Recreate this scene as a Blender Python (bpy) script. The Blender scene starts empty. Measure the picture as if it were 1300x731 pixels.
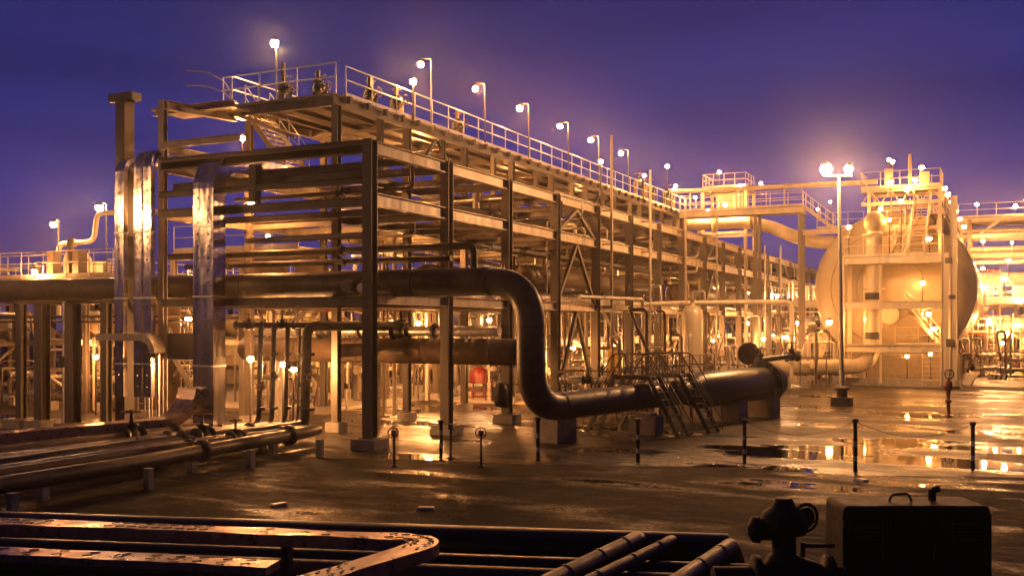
import bpy, math, random
from mathutils import Vector, Matrix
R = math.radians
rnd = random.Random(7)
scn = bpy.context.scene
col = scn.collection

# ---------------------------------------------------------------- camera
cd = bpy.data.cameras.new('camera'); cam = bpy.data.objects.new('camera', cd); col.objects.link(cam)
cam.location = (18.6, -27.9, 4.0)
cam.rotation_euler = (R(90), 0, math.atan2(.4353, .9003))
cd.sensor_width = 36; cd.lens = 36 * 1303 / 1300
cd.shift_y = (413 - 365.5) / 1300
cd.clip_start = .1; cd.clip_end = 2000
scn.camera = cam
# ---------------------------------------------------------------- sky (blue dusk)
w = bpy.data.worlds.new('World'); scn.world = w; w.use_nodes = True
nt = w.node_tree; nt.nodes.clear()
def N(t, tree=None, **k):
    n = (tree or nt).nodes.new(t)
    for a, b in k.items(): setattr(n, a, b)
    return n
out = N('ShaderNodeOutputWorld'); bg = N('ShaderNodeBackground'); bg2 = N('ShaderNodeBackground'); add = N('ShaderNodeAddShader')
sky = N('ShaderNodeTexSky', sky_type='NISHITA', sun_disc=False, sun_elevation=R(-4), sun_rotation=R(200))
nt.links.new(sky.outputs[0], bg.inputs[0]); bg.inputs[1].default_value = .10
tc = N('ShaderNodeTexCoord'); sep = N('ShaderNodeSeparateXYZ'); nt.links.new(tc.outputs['Generated'], sep.inputs[0])
ramp = N('ShaderNodeValToRGB'); nt.links.new(sep.outputs[2], ramp.inputs[0])
el = ramp.color_ramp.elements
el[0].position = 0; el[0].color = (.075, .042, .135, 1)
el[1].position = .6; el[1].color = (.014, .011, .055, 1)
e = el.new(.10); e.color = (.044, .034, .185, 1)
e = el.new(.20); e.color = (.028, .026, .17, 1)
e = el.new(.31); e.color = (.020, .018, .10, 1)
ns = N('ShaderNodeTexNoise'); ns.inputs['Scale'].default_value = 1.6; ns.inputs['Detail'].default_value = 3
mp = N('ShaderNodeMapping'); mp.inputs['Scale'].default_value = (1, 1, 7)
nt.links.new(tc.outputs['Generated'], mp.inputs[0]); nt.links.new(mp.outputs[0], ns.inputs[0])
mr = N('ShaderNodeMapRange'); mr.inputs['From Min'].default_value = .3; mr.inputs['From Max'].default_value = .7
mr.inputs['To Min'].default_value = .66; mr.inputs['To Max'].default_value = 1.26
nt.links.new(ns.outputs[0], mr.inputs[0])
dt = N('ShaderNodeVectorMath', operation='DOT_PRODUCT'); nt.links.new(tc.outputs['Generated'], dt.inputs[0]); dt.inputs[1].default_value = (-.4353, .9003, 0)
mr2 = N('ShaderNodeMapRange'); mr2.inputs['From Min'].default_value = -.5; mr2.inputs['From Max'].default_value = .75; mr2.inputs['To Min'].default_value = .28; mr2.inputs['To Max'].default_value = 1.0
nt.links.new(dt.outputs['Value'], mr2.inputs[0])
mm = N('ShaderNodeMath', operation='MULTIPLY'); nt.links.new(mr.outputs[0], mm.inputs[0]); nt.links.new(mr2.outputs[0], mm.inputs[1])
vm = N('ShaderNodeVectorMath', operation='SCALE'); nt.links.new(ramp.outputs[0], vm.inputs[0]); nt.links.new(mm.outputs[0], vm.inputs['Scale'])
nt.links.new(vm.outputs[0], bg2.inputs[0]); bg2.inputs[1].default_value = 1
nt.links.new(bg.outputs[0], add.inputs[0]); nt.links.new(bg2.outputs[0], add.inputs[1]); nt.links.new(add.outputs[0], out.inputs[0])
scn.view_settings.view_transform = 'Standard'; scn.view_settings.look = 'None'
scn.view_settings.exposure = .12; scn.view_settings.gamma = 1
LAMP = 5.4      # overall strength of the sodium lamps

# ---------------------------------------------------------------- materials
M = {}
def mat(name, c, rough=.5, metal=0., var=.25, scale=3., bump=0., bscale=20., rvar=.12, c2=None, streak=False, rust=0.):
    m = bpy.data.materials.new(name); m.use_nodes = True; t = m.node_tree; b = t.nodes['Principled BSDF']
    tcn = N('ShaderNodeNewGeometry', t)
    mpn = N('ShaderNodeMapping', t); mpn.inputs['Scale'].default_value = (1, 1, .12 if streak else 1)
    t.links.new(tcn.outputs['Position'], mpn.inputs[0])
    n = N('ShaderNodeTexNoise', t); n.inputs['Scale'].default_value = scale; n.inputs['Detail'].default_value = 5; n.inputs['Roughness'].default_value = .65
    t.links.new(mpn.outputs[0], n.inputs[0])
    cr = N('ShaderNodeValToRGB', t); cr.color_ramp.elements[0].position = .3; cr.color_ramp.elements[1].position = .7
    lo = tuple(x * (1 - var) for x in c); hi = c2 or tuple(min(1, x * (1 + var)) for x in c)
    cr.color_ramp.elements[0].color = (*lo, 1); cr.color_ramp.elements[1].color = (*hi, 1)
    t.links.new(n.outputs[0], cr.inputs[0]); last = cr.outputs[0]
    if rust:
        n2 = N('ShaderNodeTexNoise', t); n2.inputs['Scale'].default_value = 1.7; n2.inputs['Detail'].default_value = 7
        t.links.new(mpn.outputs[0], n2.inputs[0])
        q = N('ShaderNodeMapRange', t); q.inputs['From Min'].default_value = .56; q.inputs['From Max'].default_value = .68; q.inputs['To Max'].default_value = rust
        t.links.new(n2.outputs[0], q.inputs[0])
        mx = N('ShaderNodeMix', t, data_type='RGBA'); t.links.new(q.outputs[0], mx.inputs[0]); t.links.new(last, mx.inputs[6]); mx.inputs[7].default_value = (.12, .05, .025, 1)
        last = mx.outputs[2]
    t.links.new(last, b.inputs['Base Color'])
    r = N('ShaderNodeMapRange', t); r.inputs['From Min'].default_value = .3; r.inputs['From Max'].default_value = .7
    r.inputs['To Min'].default_value = max(.02, rough - rvar); r.inputs['To Max'].default_value = min(1, rough + rvar)
    t.links.new(n.outputs[0], r.inputs[0]); t.links.new(r.outputs[0], b.inputs['Roughness'])
    b.inputs['Metallic'].default_value = metal
    if bump:
        bn = N('ShaderNodeTexNoise', t); bn.inputs['Scale'].default_value = bscale; bn.inputs['Detail'].default_value = 4
        t.links.new(tcn.outputs['Position'], bn.inputs[0])
        bb = N('ShaderNodeBump', t); bb.inputs['Strength'].default_value = bump; bb.inputs['Distance'].default_value = .05
        t.links.new(bn.outputs[0], bb.inputs['Height']); t.links.new(bb.outputs[0], b.inputs['Normal'])
    M[name] = m; return m
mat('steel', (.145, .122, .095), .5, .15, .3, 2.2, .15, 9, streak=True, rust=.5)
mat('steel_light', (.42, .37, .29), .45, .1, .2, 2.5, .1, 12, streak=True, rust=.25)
mat('girder_lit', (.58, .50, .38), .45, .1, .3, 2.5, .1, 12, streak=True, rust=.5)  # paler steel, lamplight on the yard-side girders put into the colour
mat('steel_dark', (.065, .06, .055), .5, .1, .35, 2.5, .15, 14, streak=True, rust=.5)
mat('galv', (.55, .55, .54), .38, .7, .2, 8, .05, 30)
mat('clad', (.52, .50, .47), .36, .75, .2, 4, .25, 5)
mat('pipe_dark', (.06, .05, .037), .46, .1, .4, 1.6, .08, 14, c2=(.115, .092, .064), rust=.5)
mat('pipe_black', (.02, .018, .016), .38, 0, .3, 2, 0, rvar=.03)
mat('pipe_brown', (.12, .083, .053), .5, .1, .3, 3, .12, 14)
mat('pipe_cream', (.56, .49, .36), .42, .1, .2, 1.4, .05, 14, streak=True)
mat('vessel', (.36, .31, .22), .45, .05, .2, .5, .05, 5, streak=True, rust=.2)
mat('tray', (.62, .58, .56), .16, .92, .2, 5, .16, 2.2, rvar=.09, streak=True, rust=.25)
mat('frame_white', (.60, .54, .42), .42, .05, .12, 2.5, .05, 12, streak=True, rust=.3)
mat('tray_dull', (.36, .27, .25), .34, .65, .3, 5, .3, 4)
mat('slot', (.09, .065, .06), .6)
mat('concrete', (.33, .30, .26), .8, 0, .22, 4, .4, 18)
mat('valve_red', (.16, .022, .014), .4)
mat('valve_black', (.03, .028, .026), .42, .2, .3, 10)
mat('yellow', (.75, .47, .03), .5)
mat('white', (.7, .68, .62), .5)
mat('white_band', (.62, .6, .55), .5)
mat('red_paint', (.13, .012, .01), .4)
mat('blue_tank', (.02, .05, .16), .45)
mat('grating', (.28, .26, .23), .6, .3, .2, 6)
mat('cable', (.02, .02, .02), .6)
mat('machine', (.011, .010, .009), .7, 0, .3, 8, .1, 30)
mat('chrome', (.8, .8, .8), .12, 1)
def emis(name, c, s):
    m = bpy.data.materials.new(name); m.use_nodes = True; b = m.node_tree.nodes['Principled BSDF']
    b.inputs['Base Color'].default_value = (.8, .7, .5, 1); b.inputs['Emission Color'].default_value = (*c, 1); b.inputs['Emission Strength'].default_value = s * LAMP
    M[name] = m
SOD = (1., .385, .105)
emis('lamp_glow', SOD, 420); emis('lamp_glow_small', (1., .50, .2), 300); emis('flood_glow', (1., .46, .16), 400); emis('lamp_soft', (1, .52, .17), 200)
emis('lamp_vessel', (1., .37, .085), 78)

# ---------------------------------------------------------------- mesh helpers
BASE = {}
class MB:
    def __init__(s): s.v = []; s.f = []; s.sm = []; s.prim = []
    def addf(s, vs, fs, smooth=False, new=True):
        k = len(s.v)
        if new: s.prim.append((len(s.v), len(s.f)))
        s.v += [tuple(p) for p in vs]
        for f in fs: s.f.append([k + i for i in f]); s.sm.append(smooth)
    def box(s, c, d, rz=0):
        hx, hy, hz = d[0] / 2, d[1] / 2, d[2] / 2; ca, sa = math.cos(rz), math.sin(rz)
        vs = [(c[0] + x * ca - y * sa, c[1] + x * sa + y * ca, c[2] + z) for z in (-hz, hz) for x, y in ((-hx, -hy), (hx, -hy), (hx, hy), (-hx, hy))]
        s.addf(vs, [(3, 2, 1, 0), (4, 5, 6, 7), (0, 1, 5, 4), (1, 2, 6, 5), (2, 3, 7, 6), (3, 0, 4, 7)]); return s
    def frame(s, p0, p1, up=(0, 0, 1)):
        p0, p1 = Vector(p0), Vector(p1); d = (p1 - p0).normalized(); u = Vector(up)
        if abs(d.dot(u)) > .95: u = Vector((0, 1, 0))
        a = d.cross(u).normalized(); b = a.cross(d).normalized(); return p0, p1, a, b
    def prof(s, p0, p1, pts, up=(0, 0, 1), caps=True):
        p0, p1, a, b = s.frame(p0, p1, up); n = len(pts)
        vs = [p0 + a * x + b * y for x, y in pts] + [p1 + a * x + b * y for x, y in pts]
        fs = [(i, (i + 1) % n, n + (i + 1) % n, n + i) for i in range(n)]
        if caps and n == 4: fs += [tuple(range(n))[::-1], tuple(range(n, 2 * n))]
        elif caps and n == 12:
            for o in (0, n): fs += [(o + 0, o + 1, o + 2, o + 11), (o + 2, o + 3, o + 10, o + 11), (o + 3, o + 4, o + 9, o + 10), (o + 4, o + 5, o + 8, o + 9), (o + 5, o + 6, o + 7, o + 8)][:0] or [tuple(range(o, o + n))]
        s.addf(vs, fs); return s
    def bar(s, p0, p1, wd, ht, up=(0, 0, 1)):
        x, y = wd / 2, ht / 2; return s.prof(p0, p1, [(-x, -y), (x, -y), (x, y), (-x, y)], up)
    def ibeam(s, p0, p1, h=.4, wd=.25, tf=.025, tw=.02, up=(0, 0, 1)):
        H, W, T = h / 2, wd / 2, tw / 2
        return s.prof(p0, p1, [(-W, -H), (W, -H), (W, -H + tf), (T, -H + tf), (T, H - tf), (W, H - tf), (W, H), (-W, H), (-W, H - tf), (-T, H - tf), (-T, -H + tf), (-W, -H + tf)], up)
    def tube(s, path, r, n=12, caps=True, closed=False):
        P = [Vector(p) for p in path]; m = len(P); rs = r if isinstance(r, (list, tuple)) else [r] * m
        vs = []; a = None
        for i in range(m):
            if closed: d = (P[(i + 1) % m] - P[i - 1]).normalized()
            else: d = ((P[min(i + 1, m - 1)] - P[i]).normalized() + (P[i] - P[max(i - 1, 0)]).normalized()).normalized()
            if a is None:
                u = Vector((0, 0, 1)) if abs(d.z) < .9 else Vector((1, 0, 0)); a = d.cross(u).normalized()
            else: a = (a - d * a.dot(d)).normalized()
            b = d.cross(a)
            for k in range(n):
                t = 2 * math.pi * k / n; vs.append(P[i] + (a * math.cos(t) + b * math.sin(t)) * rs[i])
        fs = []
        for i in range(m if closed else m - 1):
            j = (i + 1) % m
            for k in range(n): fs.append((i * n + k, i * n + (k + 1) % n, j * n + (k + 1) % n, j * n + k))
        s.addf(vs, fs, True)
        if caps and not closed:
            s.addf(vs[:n], [tuple(range(n))[::-1]], new=False); s.addf(vs[-n:], [tuple(range(n))], new=False)
        return s
    def cyl(s, p0, p1, r, n=12): return s.tube([p0, p1], r, n)
    def ring(s, c, axis, rad, r, n=16, m=5):
        ax = Vector(axis).normalized(); u = Vector((0, 0, 1)) if abs(ax.z) < .9 else Vector((1, 0, 0))
        a = ax.cross(u).normalized(); b = ax.cross(a); c = Vector(c)
        return s.tube([c + (a * math.cos(2 * math.pi * k / n) + b * math.sin(2 * math.pi * k / n)) * rad for k in range(n)], r, m, closed=True)
    def lathe(s, o, axis, prof, n=24, smooth=True):
        o = Vector(o); ax = Vector(axis).normalized(); u = Vector((0, 0, 1)) if abs(ax.z) < .9 else Vector((1, 0, 0))
        a = ax.cross(u).normalized(); b = ax.cross(a); vs = []
        for (r, t) in prof:
            for k in range(n):
                q = 2 * math.pi * k / n; vs.append(o + ax * t + (a * math.cos(q) + b * math.sin(q)) * max(r, .0005))
        fs = [(i * n + k, i * n + (k + 1) % n, (i + 1) * n + (k + 1) % n, (i + 1) * n + k) for i in range(len(prof) - 1) for k in range(n)]
        s.addf(vs, fs, smooth); s.addf(vs[:n], [tuple(range(n))[::-1]], new=False); s.addf(vs[-n:], [tuple(range(n))], new=False); return s
    def sphere(s, c, r, nu=12, nv=8, sz=1.):
        return s.lathe(c, (0, 0, 1), [(r * math.sin(math.pi * i / nv), -r * sz * math.cos(math.pi * i / nv)) for i in range(nv + 1)], nu)
    def comps(s):
        n = len(s.prim); lo = []; hi = []
        for i, (v0, f0) in enumerate(s.prim):
            v1 = s.prim[i + 1][0] if i + 1 < n else len(s.v); P = s.v[v0:v1]
            lo.append([min(p[k] for p in P) - .015 for k in range(3)]); hi.append([max(p[k] for p in P) + .015 for k in range(3)])
        par = list(range(n))
        def find(a):
            while par[a] != a: par[a] = par[par[a]]; a = par[a]
            return a
        for i in range(n):
            for j in range(i):
                if all(lo[i][k] <= hi[j][k] and lo[j][k] <= hi[i][k] for k in range(3)): par[find(i)] = find(j)
        out = {}
        for i in range(n): out.setdefault(find(i), []).append(i)
        return list(out.values())
    def build(s, name, m, parent=None, base=None, extra=None):
        if parent is not None and extra is None and 1 < len(s.prim) <= 260 and name not in ('ladder', 'equipment', 'stripes', 'deck_plate', 'frame'):
            cs = s.comps()
            if 1 < len(cs) <= 100:
                nm = {'beams': 'beam', 'columns': 'column', 'treads': 'tread', 'bands': 'band', 'weld_bands': 'weld_band', 'deck_girders': 'deck_girder', 'deck_brackets': 'deck_bracket', 'secondary_beams': 'secondary_beam', 'weld_seams': 'weld_seam', 'tubes': 'tube', 'stub_pipes': 'stub_pipe'}.get(name, name)
                res = []
                for c in cs:
                    q = MB()
                    for i in c:
                        v0, f0 = s.prim[i]; v1, f1 = s.prim[i + 1] if i + 1 < len(s.prim) else (len(s.v), len(s.f)); k = len(q.v)
                        q.v += s.v[v0:v1]; q.f += [[x - v0 + k for x in f] for f in s.f[f0:f1]]; q.sm += s.sm[f0:f1]
                    res.append(q.build(nm, m, parent))
                return res[0]
        if extra:
            n0 = len(s.f); k = len(s.v); s.v += extra[0].v; s.f += [[x + k for x in f] for f in extra[0].f]; s.sm += extra[0].sm
        if parent is not None: b = BASE[parent]
        elif base is not None: b = Vector(base)
        else:
            xs = [p[0] for p in s.v]; ys = [p[1] for p in s.v]; zs = [p[2] for p in s.v]
            b = Vector(((min(xs) + max(xs)) / 2, (min(ys) + max(ys)) / 2, min(zs)))
        me = bpy.data.meshes.new(name); me.from_pydata([(p[0] - b[0], p[1] - b[1], p[2] - b[2]) for p in s.v], [], s.f)
        me.polygons.foreach_set('use_smooth', s.sm); me.materials.append(M[m] if isinstance(m, str) else m)
        if extra:
            me.materials.append(M[extra[1]]); me.polygons.foreach_set('material_index', [0] * n0 + [1] * (len(s.f) - n0))
        me.update()
        o = bpy.data.objects.new(name, me); col.objects.link(o)
        if parent is not None: o.parent = parent
        else: o.location = b
        BASE[o] = b; return o
def bend(pts, r, n=6):
    P = [Vector(p) for p in pts]; o = [P[0]]
    for i in range(1, len(P) - 1):
        a = (P[i - 1] - P[i]); b = (P[i + 1] - P[i]); q = min(r, a.length * .49, b.length * .49)
        a = P[i] + a.normalized() * q; b = P[i] + b.normalized() * q
        for k in range(n + 1):
            t = k / n; o.append(a * (1 - t) ** 2 * 1 + P[i] * 2 * t * (1 - t) * 1 + b * t * t)
    o.append(P[-1]); return o
def tag(o, label, cat=None, group=None, kind=None):
    if label: o['label'] = label
    if cat: o['category'] = cat
    if group: o['group'] = group
    if kind: o['kind'] = kind
    return o
def thing(name, label, cat, loc=(0, 0, 0), group=None):
    o = bpy.data.objects.new(name, None); col.objects.link(o); o.location = loc; o.empty_display_size = .3; BASE[o] = Vector(loc)
    return tag(o, label, cat, group)
KIDS = {}
def dup(root, loc, rz=0, label=None, scale=None):
    if not KIDS:
        pass
    def cp(o, par):
        c = o.copy(); col.objects.link(c)
        if par: c.parent = par
        for ch in [x for x in ALLCH.get(o, [])]: cp(ch, c)
        return c
    r = cp(root, None); r.location = loc; r.rotation_euler = (0, 0, rz)
    if scale: r.scale = scale
    if label: r['label'] = label
    return r
ALLCH = {}
def index():
    ALLCH.clear()
    for o in bpy.data.objects:
        if o.parent: ALLCH.setdefault(o.parent, []).append(o)
ORD = ['first', 'second', 'third', 'fourth', 'fifth', 'sixth', 'seventh', 'eighth', 'ninth', 'tenth', 'eleventh', 'twelfth', 'thirteenth', 'fourteenth', 'fifteenth', 'sixteenth', 'seventeenth', 'eighteenth', 'nineteenth', 'twentieth']

# ---------------------------------------------------------------- ground
def ground_mat(name, dry, wet, puddles, thr, scale, ruts=False, base_r=.5, joints=False):
    m = bpy.data.materials.new(name); m.use_nodes = True; t = m.node_tree; b = t.nodes['Principled BSDF']
    L = t.links.new; g = N('ShaderNodeNewGeometry', t); pos = g.outputs['Position']
    def math_(op, a, b_=None, clamp=False):
        n = N('ShaderNodeMath', t, operation=op); n.use_clamp = clamp
        for i, x in enumerate((a, b_)):
            if x is None: continue
            if isinstance(x, (int, float)): n.inputs[i].default_value = x
            else: L(x, n.inputs[i])
        return n.outputs[0]
    def noise(sc, det=4, vec=pos, dist=0., rough=.5):
        n = N('ShaderNodeTexNoise', t); n.inputs['Scale'].default_value = sc; n.inputs['Detail'].default_value = det; n.inputs['Distortion'].default_value = dist
        n.inputs['Roughness'].default_value = rough; L(vec, n.inputs[0]); return n.outputs[0]
    rot = N('ShaderNodeMapping', t); rot.inputs['Rotation'].default_value = (0, 0, R(-14)); rot.inputs['Scale'].default_value = (.38, 1.1, 1); L(pos, rot.inputs[0])
    big = noise(scale, 5, rot.outputs[0], .4); fine = noise(9, 5, rough=.7); med = noise(1.3, 4)
    field = math_('ADD', big, math_('MULTIPLY', math_('SUBTRACT', fine, .5), .34 if ruts else .03)); field = math_('ADD', field, math_('MULTIPLY', math_('SUBTRACT', med, .5), .22))
    sep = N('ShaderNodeSeparateXYZ', t); L(pos, sep.inputs[0]); X, Y = sep.outputs[0], sep.outputs[1]
    for (cx, cy, rx, ry, amp) in puddles:
        dx = math_('DIVIDE', math_('SUBTRACT', X, cx), rx); dy = math_('DIVIDE', math_('SUBTRACT', Y, cy), ry)
        d = math_('SQRT', math_('ADD', math_('MULTIPLY', dx, dx), math_('MULTIPLY', dy, dy)))
        k = math_('MULTIPLY', math_('SUBTRACT', 1, d, True), amp); field = math_('ADD', field, k)
    mask = N('ShaderNodeMapRange', t); mask.inputs['From Min'].default_value = thr; mask.inputs['From Max'].default_value = thr + .025; L(field, mask.inputs[0]); mask = mask.outputs[0]
    damp = N('ShaderNodeMapRange', t); damp.inputs['From Min'].default_value = thr - .16; damp.inputs['From Max'].default_value = thr; L(field, damp.inputs[0]); damp = damp.outputs[0]
    cr = N('ShaderNodeValToRGB', t); cr.color_ramp.elements[0].position = .42; cr.color_ramp.elements[1].position = .6
    cr.color_ramp.elements[0].color = (*[x * .3 for x in dry], 1); cr.color_ramp.elements[1].color = (*[x * 1.7 for x in dry], 1)
    vfine = noise(30, 3, rough=.8); mid = noise(3.2, 9, rot.outputs[0], .3, .78); mixn = math_('ADD', math_('ADD', math_('MULTIPLY', mid, .62), math_('MULTIPLY', med, .2)), math_('MULTIPLY', vfine, .18)); L(mixn, cr.inputs[0])
    m1 = N('ShaderNodeMix', t, data_type='RGBA'); L(damp, m1.inputs[0]); L(cr.outputs[0], m1.inputs[6]); m1.inputs[7].default_value = (*wet, 1)
    m2 = N('ShaderNodeMix', t, data_type='RGBA'); L(mask, m2.inputs[0]); L(m1.outputs[2], m2.inputs[6]); m2.inputs[7].default_value = (.012, .010, .008, 1)
    colo = m2.outputs[2]
    rr = N('ShaderNodeMapRange', t); rr.inputs['To Min'].default_value = base_r; rr.inputs['To Max'].default_value = .3; L(damp, rr.inputs[0])
    r2 = math_('ADD', rr.outputs[0], math_('MULTIPLY', math_('SUBTRACT', mid, .5), 1.5))
    r3 = N('ShaderNodeMix', t, data_type='FLOAT'); L(mask, r3.inputs[0]); L(r2, r3.inputs[2]); r3.inputs[3].default_value = .035
    h = math_('ADD', math_('MULTIPLY', mid, 1.6 if ruts else .5), math_('MULTIPLY', med, .8 if ruts else .2)); h = math_('ADD', h, math_('MULTIPLY', fine, .3))
    if ruts:
        wv = N('ShaderNodeTexWave', t, wave_type='BANDS', bands_direction='Y'); wv.inputs['Scale'].default_value = .23; wv.inputs['Distortion'].default_value = 9; wv.inputs['Detail'].default_value = 3; wv.inputs['Detail Scale'].default_value = .6
        rt = N('ShaderNodeMapping', t); rt.inputs['Rotation'].default_value = (0, 0, R(-20)); L(pos, rt.inputs[0]); L(rt.outputs[0], wv.inputs[0])
        h = math_('ADD', h, math_('MULTIPLY', wv.outputs[1], .28)); h = math_('ADD', h, math_('MULTIPLY', noise(28, 4, rough=.75), .9))
    if joints:
        for ax_, per in ((X, 6.), (Y, 6.)):
            fr = math_('ABSOLUTE', math_('SUBTRACT', math_('FRACT', math_('DIVIDE', math_('ADD', ax_, 300), per)), .5)); ln = math_('LESS_THAN', fr, .004)
            mj = N('ShaderNodeMix', t, data_type='RGBA'); L(ln, mj.inputs[0]); L(colo, mj.inputs[6]); mj.inputs[7].default_value = (.02, .018, .016, 1); colo = mj.outputs[2]
    fx = N('ShaderNodeCombineXYZ', t); L(math_('FLOOR', math_('DIVIDE', math_('ADD', X, 300), 6.)), fx.inputs[0]); L(math_('FLOOR', math_('DIVIDE', math_('ADD', Y, 300), 6.)), fx.inputs[1])
    wn = N('ShaderNodeTexWhiteNoise', t); L(fx.outputs[0], wn.inputs[0])
    if joints:
        sc_ = N('ShaderNodeVectorMath', t, operation='SCALE'); L(colo, sc_.inputs[0]); L(math_('ADD', math_('MULTIPLY', wn.outputs[0], .6), .7), sc_.inputs['Scale']); colo = sc_.outputs[0]
        r3b = math_('ADD', math_('MULTIPLY', math_('SUBTRACT', wn.outputs[0], .5), .16), r3.outputs[0]); r3m = N('ShaderNodeMix', t, data_type='FLOAT'); L(mask, r3m.inputs[0]); L(r3b, r3m.inputs[2]); r3m.inputs[3].default_value = .035; r3 = r3m
    spm = N('ShaderNodeMapRange', t); spm.inputs['To Min'].default_value = .2; spm.inputs['To Max'].default_value = .6; L(mask, spm.inputs[0]); L(spm.outputs[0], b.inputs['Specular IOR Level'])
    L(colo, b.inputs['Base Color']); L(r3.outputs[0], b.inputs['Roughness'])
    bm = N('ShaderNodeBump', t); bm.inputs['Distance'].default_value = .16 if ruts else .035; L(math_('MULTIPLY', h, math_('SUBTRACT', 1, mask)), bm.inputs['Height']); bm.inputs['Strength'].default_value = 1. if ruts else .7
    L(bm.outputs[0], b.inputs['Normal']); M[name] = m
ground_mat('dirt', (.042, .033, .024), (.022, .017, .013), [(13.5, -1.9, 3.6, 1.1, .26), (8.5, -3.2, 4, .8, .2), (18.5, -.3, 4, .8, .2), (4.5, -4, 3, .6, .16)], .68, .5, True, .85)
ground_mat('apron', (.055, .043, .031), (.02, .016, .012), [(12.2, 4.2, 3.6, 1.5, .34), (17.8, 4.2, 4.0, 1.7, .42), (14.3, 9., 2.2, 2.2, .34), (15.9, 10.5, 2.6, .7, .3), (10.6, 5.6, 1.6, .8, .3), (13.2, 6.6, 3.2, .8, .3), (15.2, 20.5, 3.6, 2.2, .22), (14, 16, 2.2, 1.2, .2),
     (8.2, 3.4, 1.8, .8, .26), (-2, 9, 7, 4, .17), (1.5, 3.6, 2.2, .8, .22), (4.4, .6, 1.3, .5, .22), (-6, 14, 4, 5, .17), (2, 14, 4, 3, .16), (-5, 3, 4, 1.5, .12), (20, 9, 5, 2, .2)], .60, .33, False, .62, joints=True)
def sheet(name, pts, z, m, sub=None):
    g = MB(); g.addf([(x, y, z) for x, y in pts], [tuple(range(len(pts)))]); return tag(g.build(name, m, base=(0, 0, 0)), None, kind='structure')
sheet('ground', [(-600, -300), (600, -300), (600, 900), (-600, 900)], 0, 'dirt')
edge = [(-40, -2.2), (-3, -2.2), (0.2, -2.4), (3, -1.5), (6, -1.1), (8.9, -.1), (11.7, .9), (14.8, .7), (17.7, 1.9), (24, 3.4), (40, 6)]
sheet('concrete_apron', edge + [(40, 160), (-40, 160)], .004, 'apron')
# raised plinths with kerbs
def plinth(x0, x1, y0, y1, h=.16):
    g = MB(); g.box(((x0 + x1) / 2, (y0 + y1) / 2, h / 2), (x1 - x0, y1 - y0, h)); return tag(g.build('plinth', 'concrete'), None, kind='structure')
plinth(-39, -9.6, 9.5, 120); plinth(5.2, 16.4, 43.6, 110, .2); plinth(16.5, 60, 60, 150, .14)
plinth(-8.4, -1.2, 19, 110, .14)
g = MB()
g.bar((3.6, 44, .28), (16, 42.8, .28), .3, .5); g.bar((16.3, 42.8, .1), (34, 42.0, .1), .3, .2)
tag(g.build('kerb', 'concrete'), None, kind='structure')

# ---------------------------------------------------------------- main pipe rack
BAY = 5.05; NB = 20
rack = thing('pipe_rack', 'long steel pipe rack running away from the yard with raised railed deck on top', 'pipe rack', (0, 0, 0))
def colu(x, y, z1, m='steel', z0=.35, w_=.36, parent=rack):
    g = MB(); g.ibeam((x, y, z0), (x, y, z1), w_, w_, .03, .025, up=(0, 1, 0)); g.box((x, y, z0 + .02), (w_ + .18, w_ + .18, .04)); g.build('column', m, parent)
    f = MB(); f.box((x, y, z0 / 2), (.9 if w_ >= .35 else .6, .9 if w_ >= .35 else .6, z0)); f.build('footing', 'concrete', parent)
ys = [BAY * k for k in range(NB + 1)]
for k, y in enumerate(ys):
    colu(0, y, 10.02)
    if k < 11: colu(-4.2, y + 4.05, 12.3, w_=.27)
    colu(-9.2, y + (.3 if k == 0 else 0), 12.2 if k == 0 else 10.02, w_=.24 if k == 0 else .27, m='steel_light' if k == 0 else 'steel')  # near corner column paler, its lamplit look put into the colour
    if k < 10 and k > 0: 
        c = MB(); c.ibeam((-9.2, y, 10.02), (-9.2, y, 12.3), .26, .26, .03, .025, up=(0, 1, 0)); c.build('deck_post', 'steel', rack)
        c = MB(); c.ibeam((-4.2, y + 2.0, 10.0), (-4.2, y + 2.0, 12.3), .22, .22, .03, .025, up=(0, 1, 0)); c.build('deck_post', 'steel', rack)
# longitudinal girders
for x, z, h, m in ((0, 9.78, .4, 'girder_lit'), (0, 8.1, .42, 'girder_lit'), (0, 4.88, .36, 'girder_lit'), (-4.2, 9.75, .4, 'steel'), (-4.2, 8.05, .4, 'steel'), (-4.2, 4.85, .36, 'steel'),
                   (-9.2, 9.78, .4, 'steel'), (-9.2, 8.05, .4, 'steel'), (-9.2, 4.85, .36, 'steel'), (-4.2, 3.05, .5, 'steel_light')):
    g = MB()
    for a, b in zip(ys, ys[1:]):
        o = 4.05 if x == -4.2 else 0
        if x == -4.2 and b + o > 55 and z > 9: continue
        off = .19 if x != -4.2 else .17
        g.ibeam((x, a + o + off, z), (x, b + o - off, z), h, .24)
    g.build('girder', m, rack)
# transverse beams
for k, y in enumerate(ys):
    for z, h in ((9.72, .3), (8.02, .3), (4.8, .28)):
        g = MB(); g.ibeam((-9.0, y, z), (-.22, y, z), h, .22); g.build('cross_beam', 'steel', rack)
g = MB()
for k in range(NB):
    for z in (9.66, 7.98, 4.76): g.ibeam((-9.05, BAY * (k + .5), z), (-.12, BAY * (k + .5), z), .24, .15)
g.build('secondary_beams', 'steel', rack)
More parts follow.
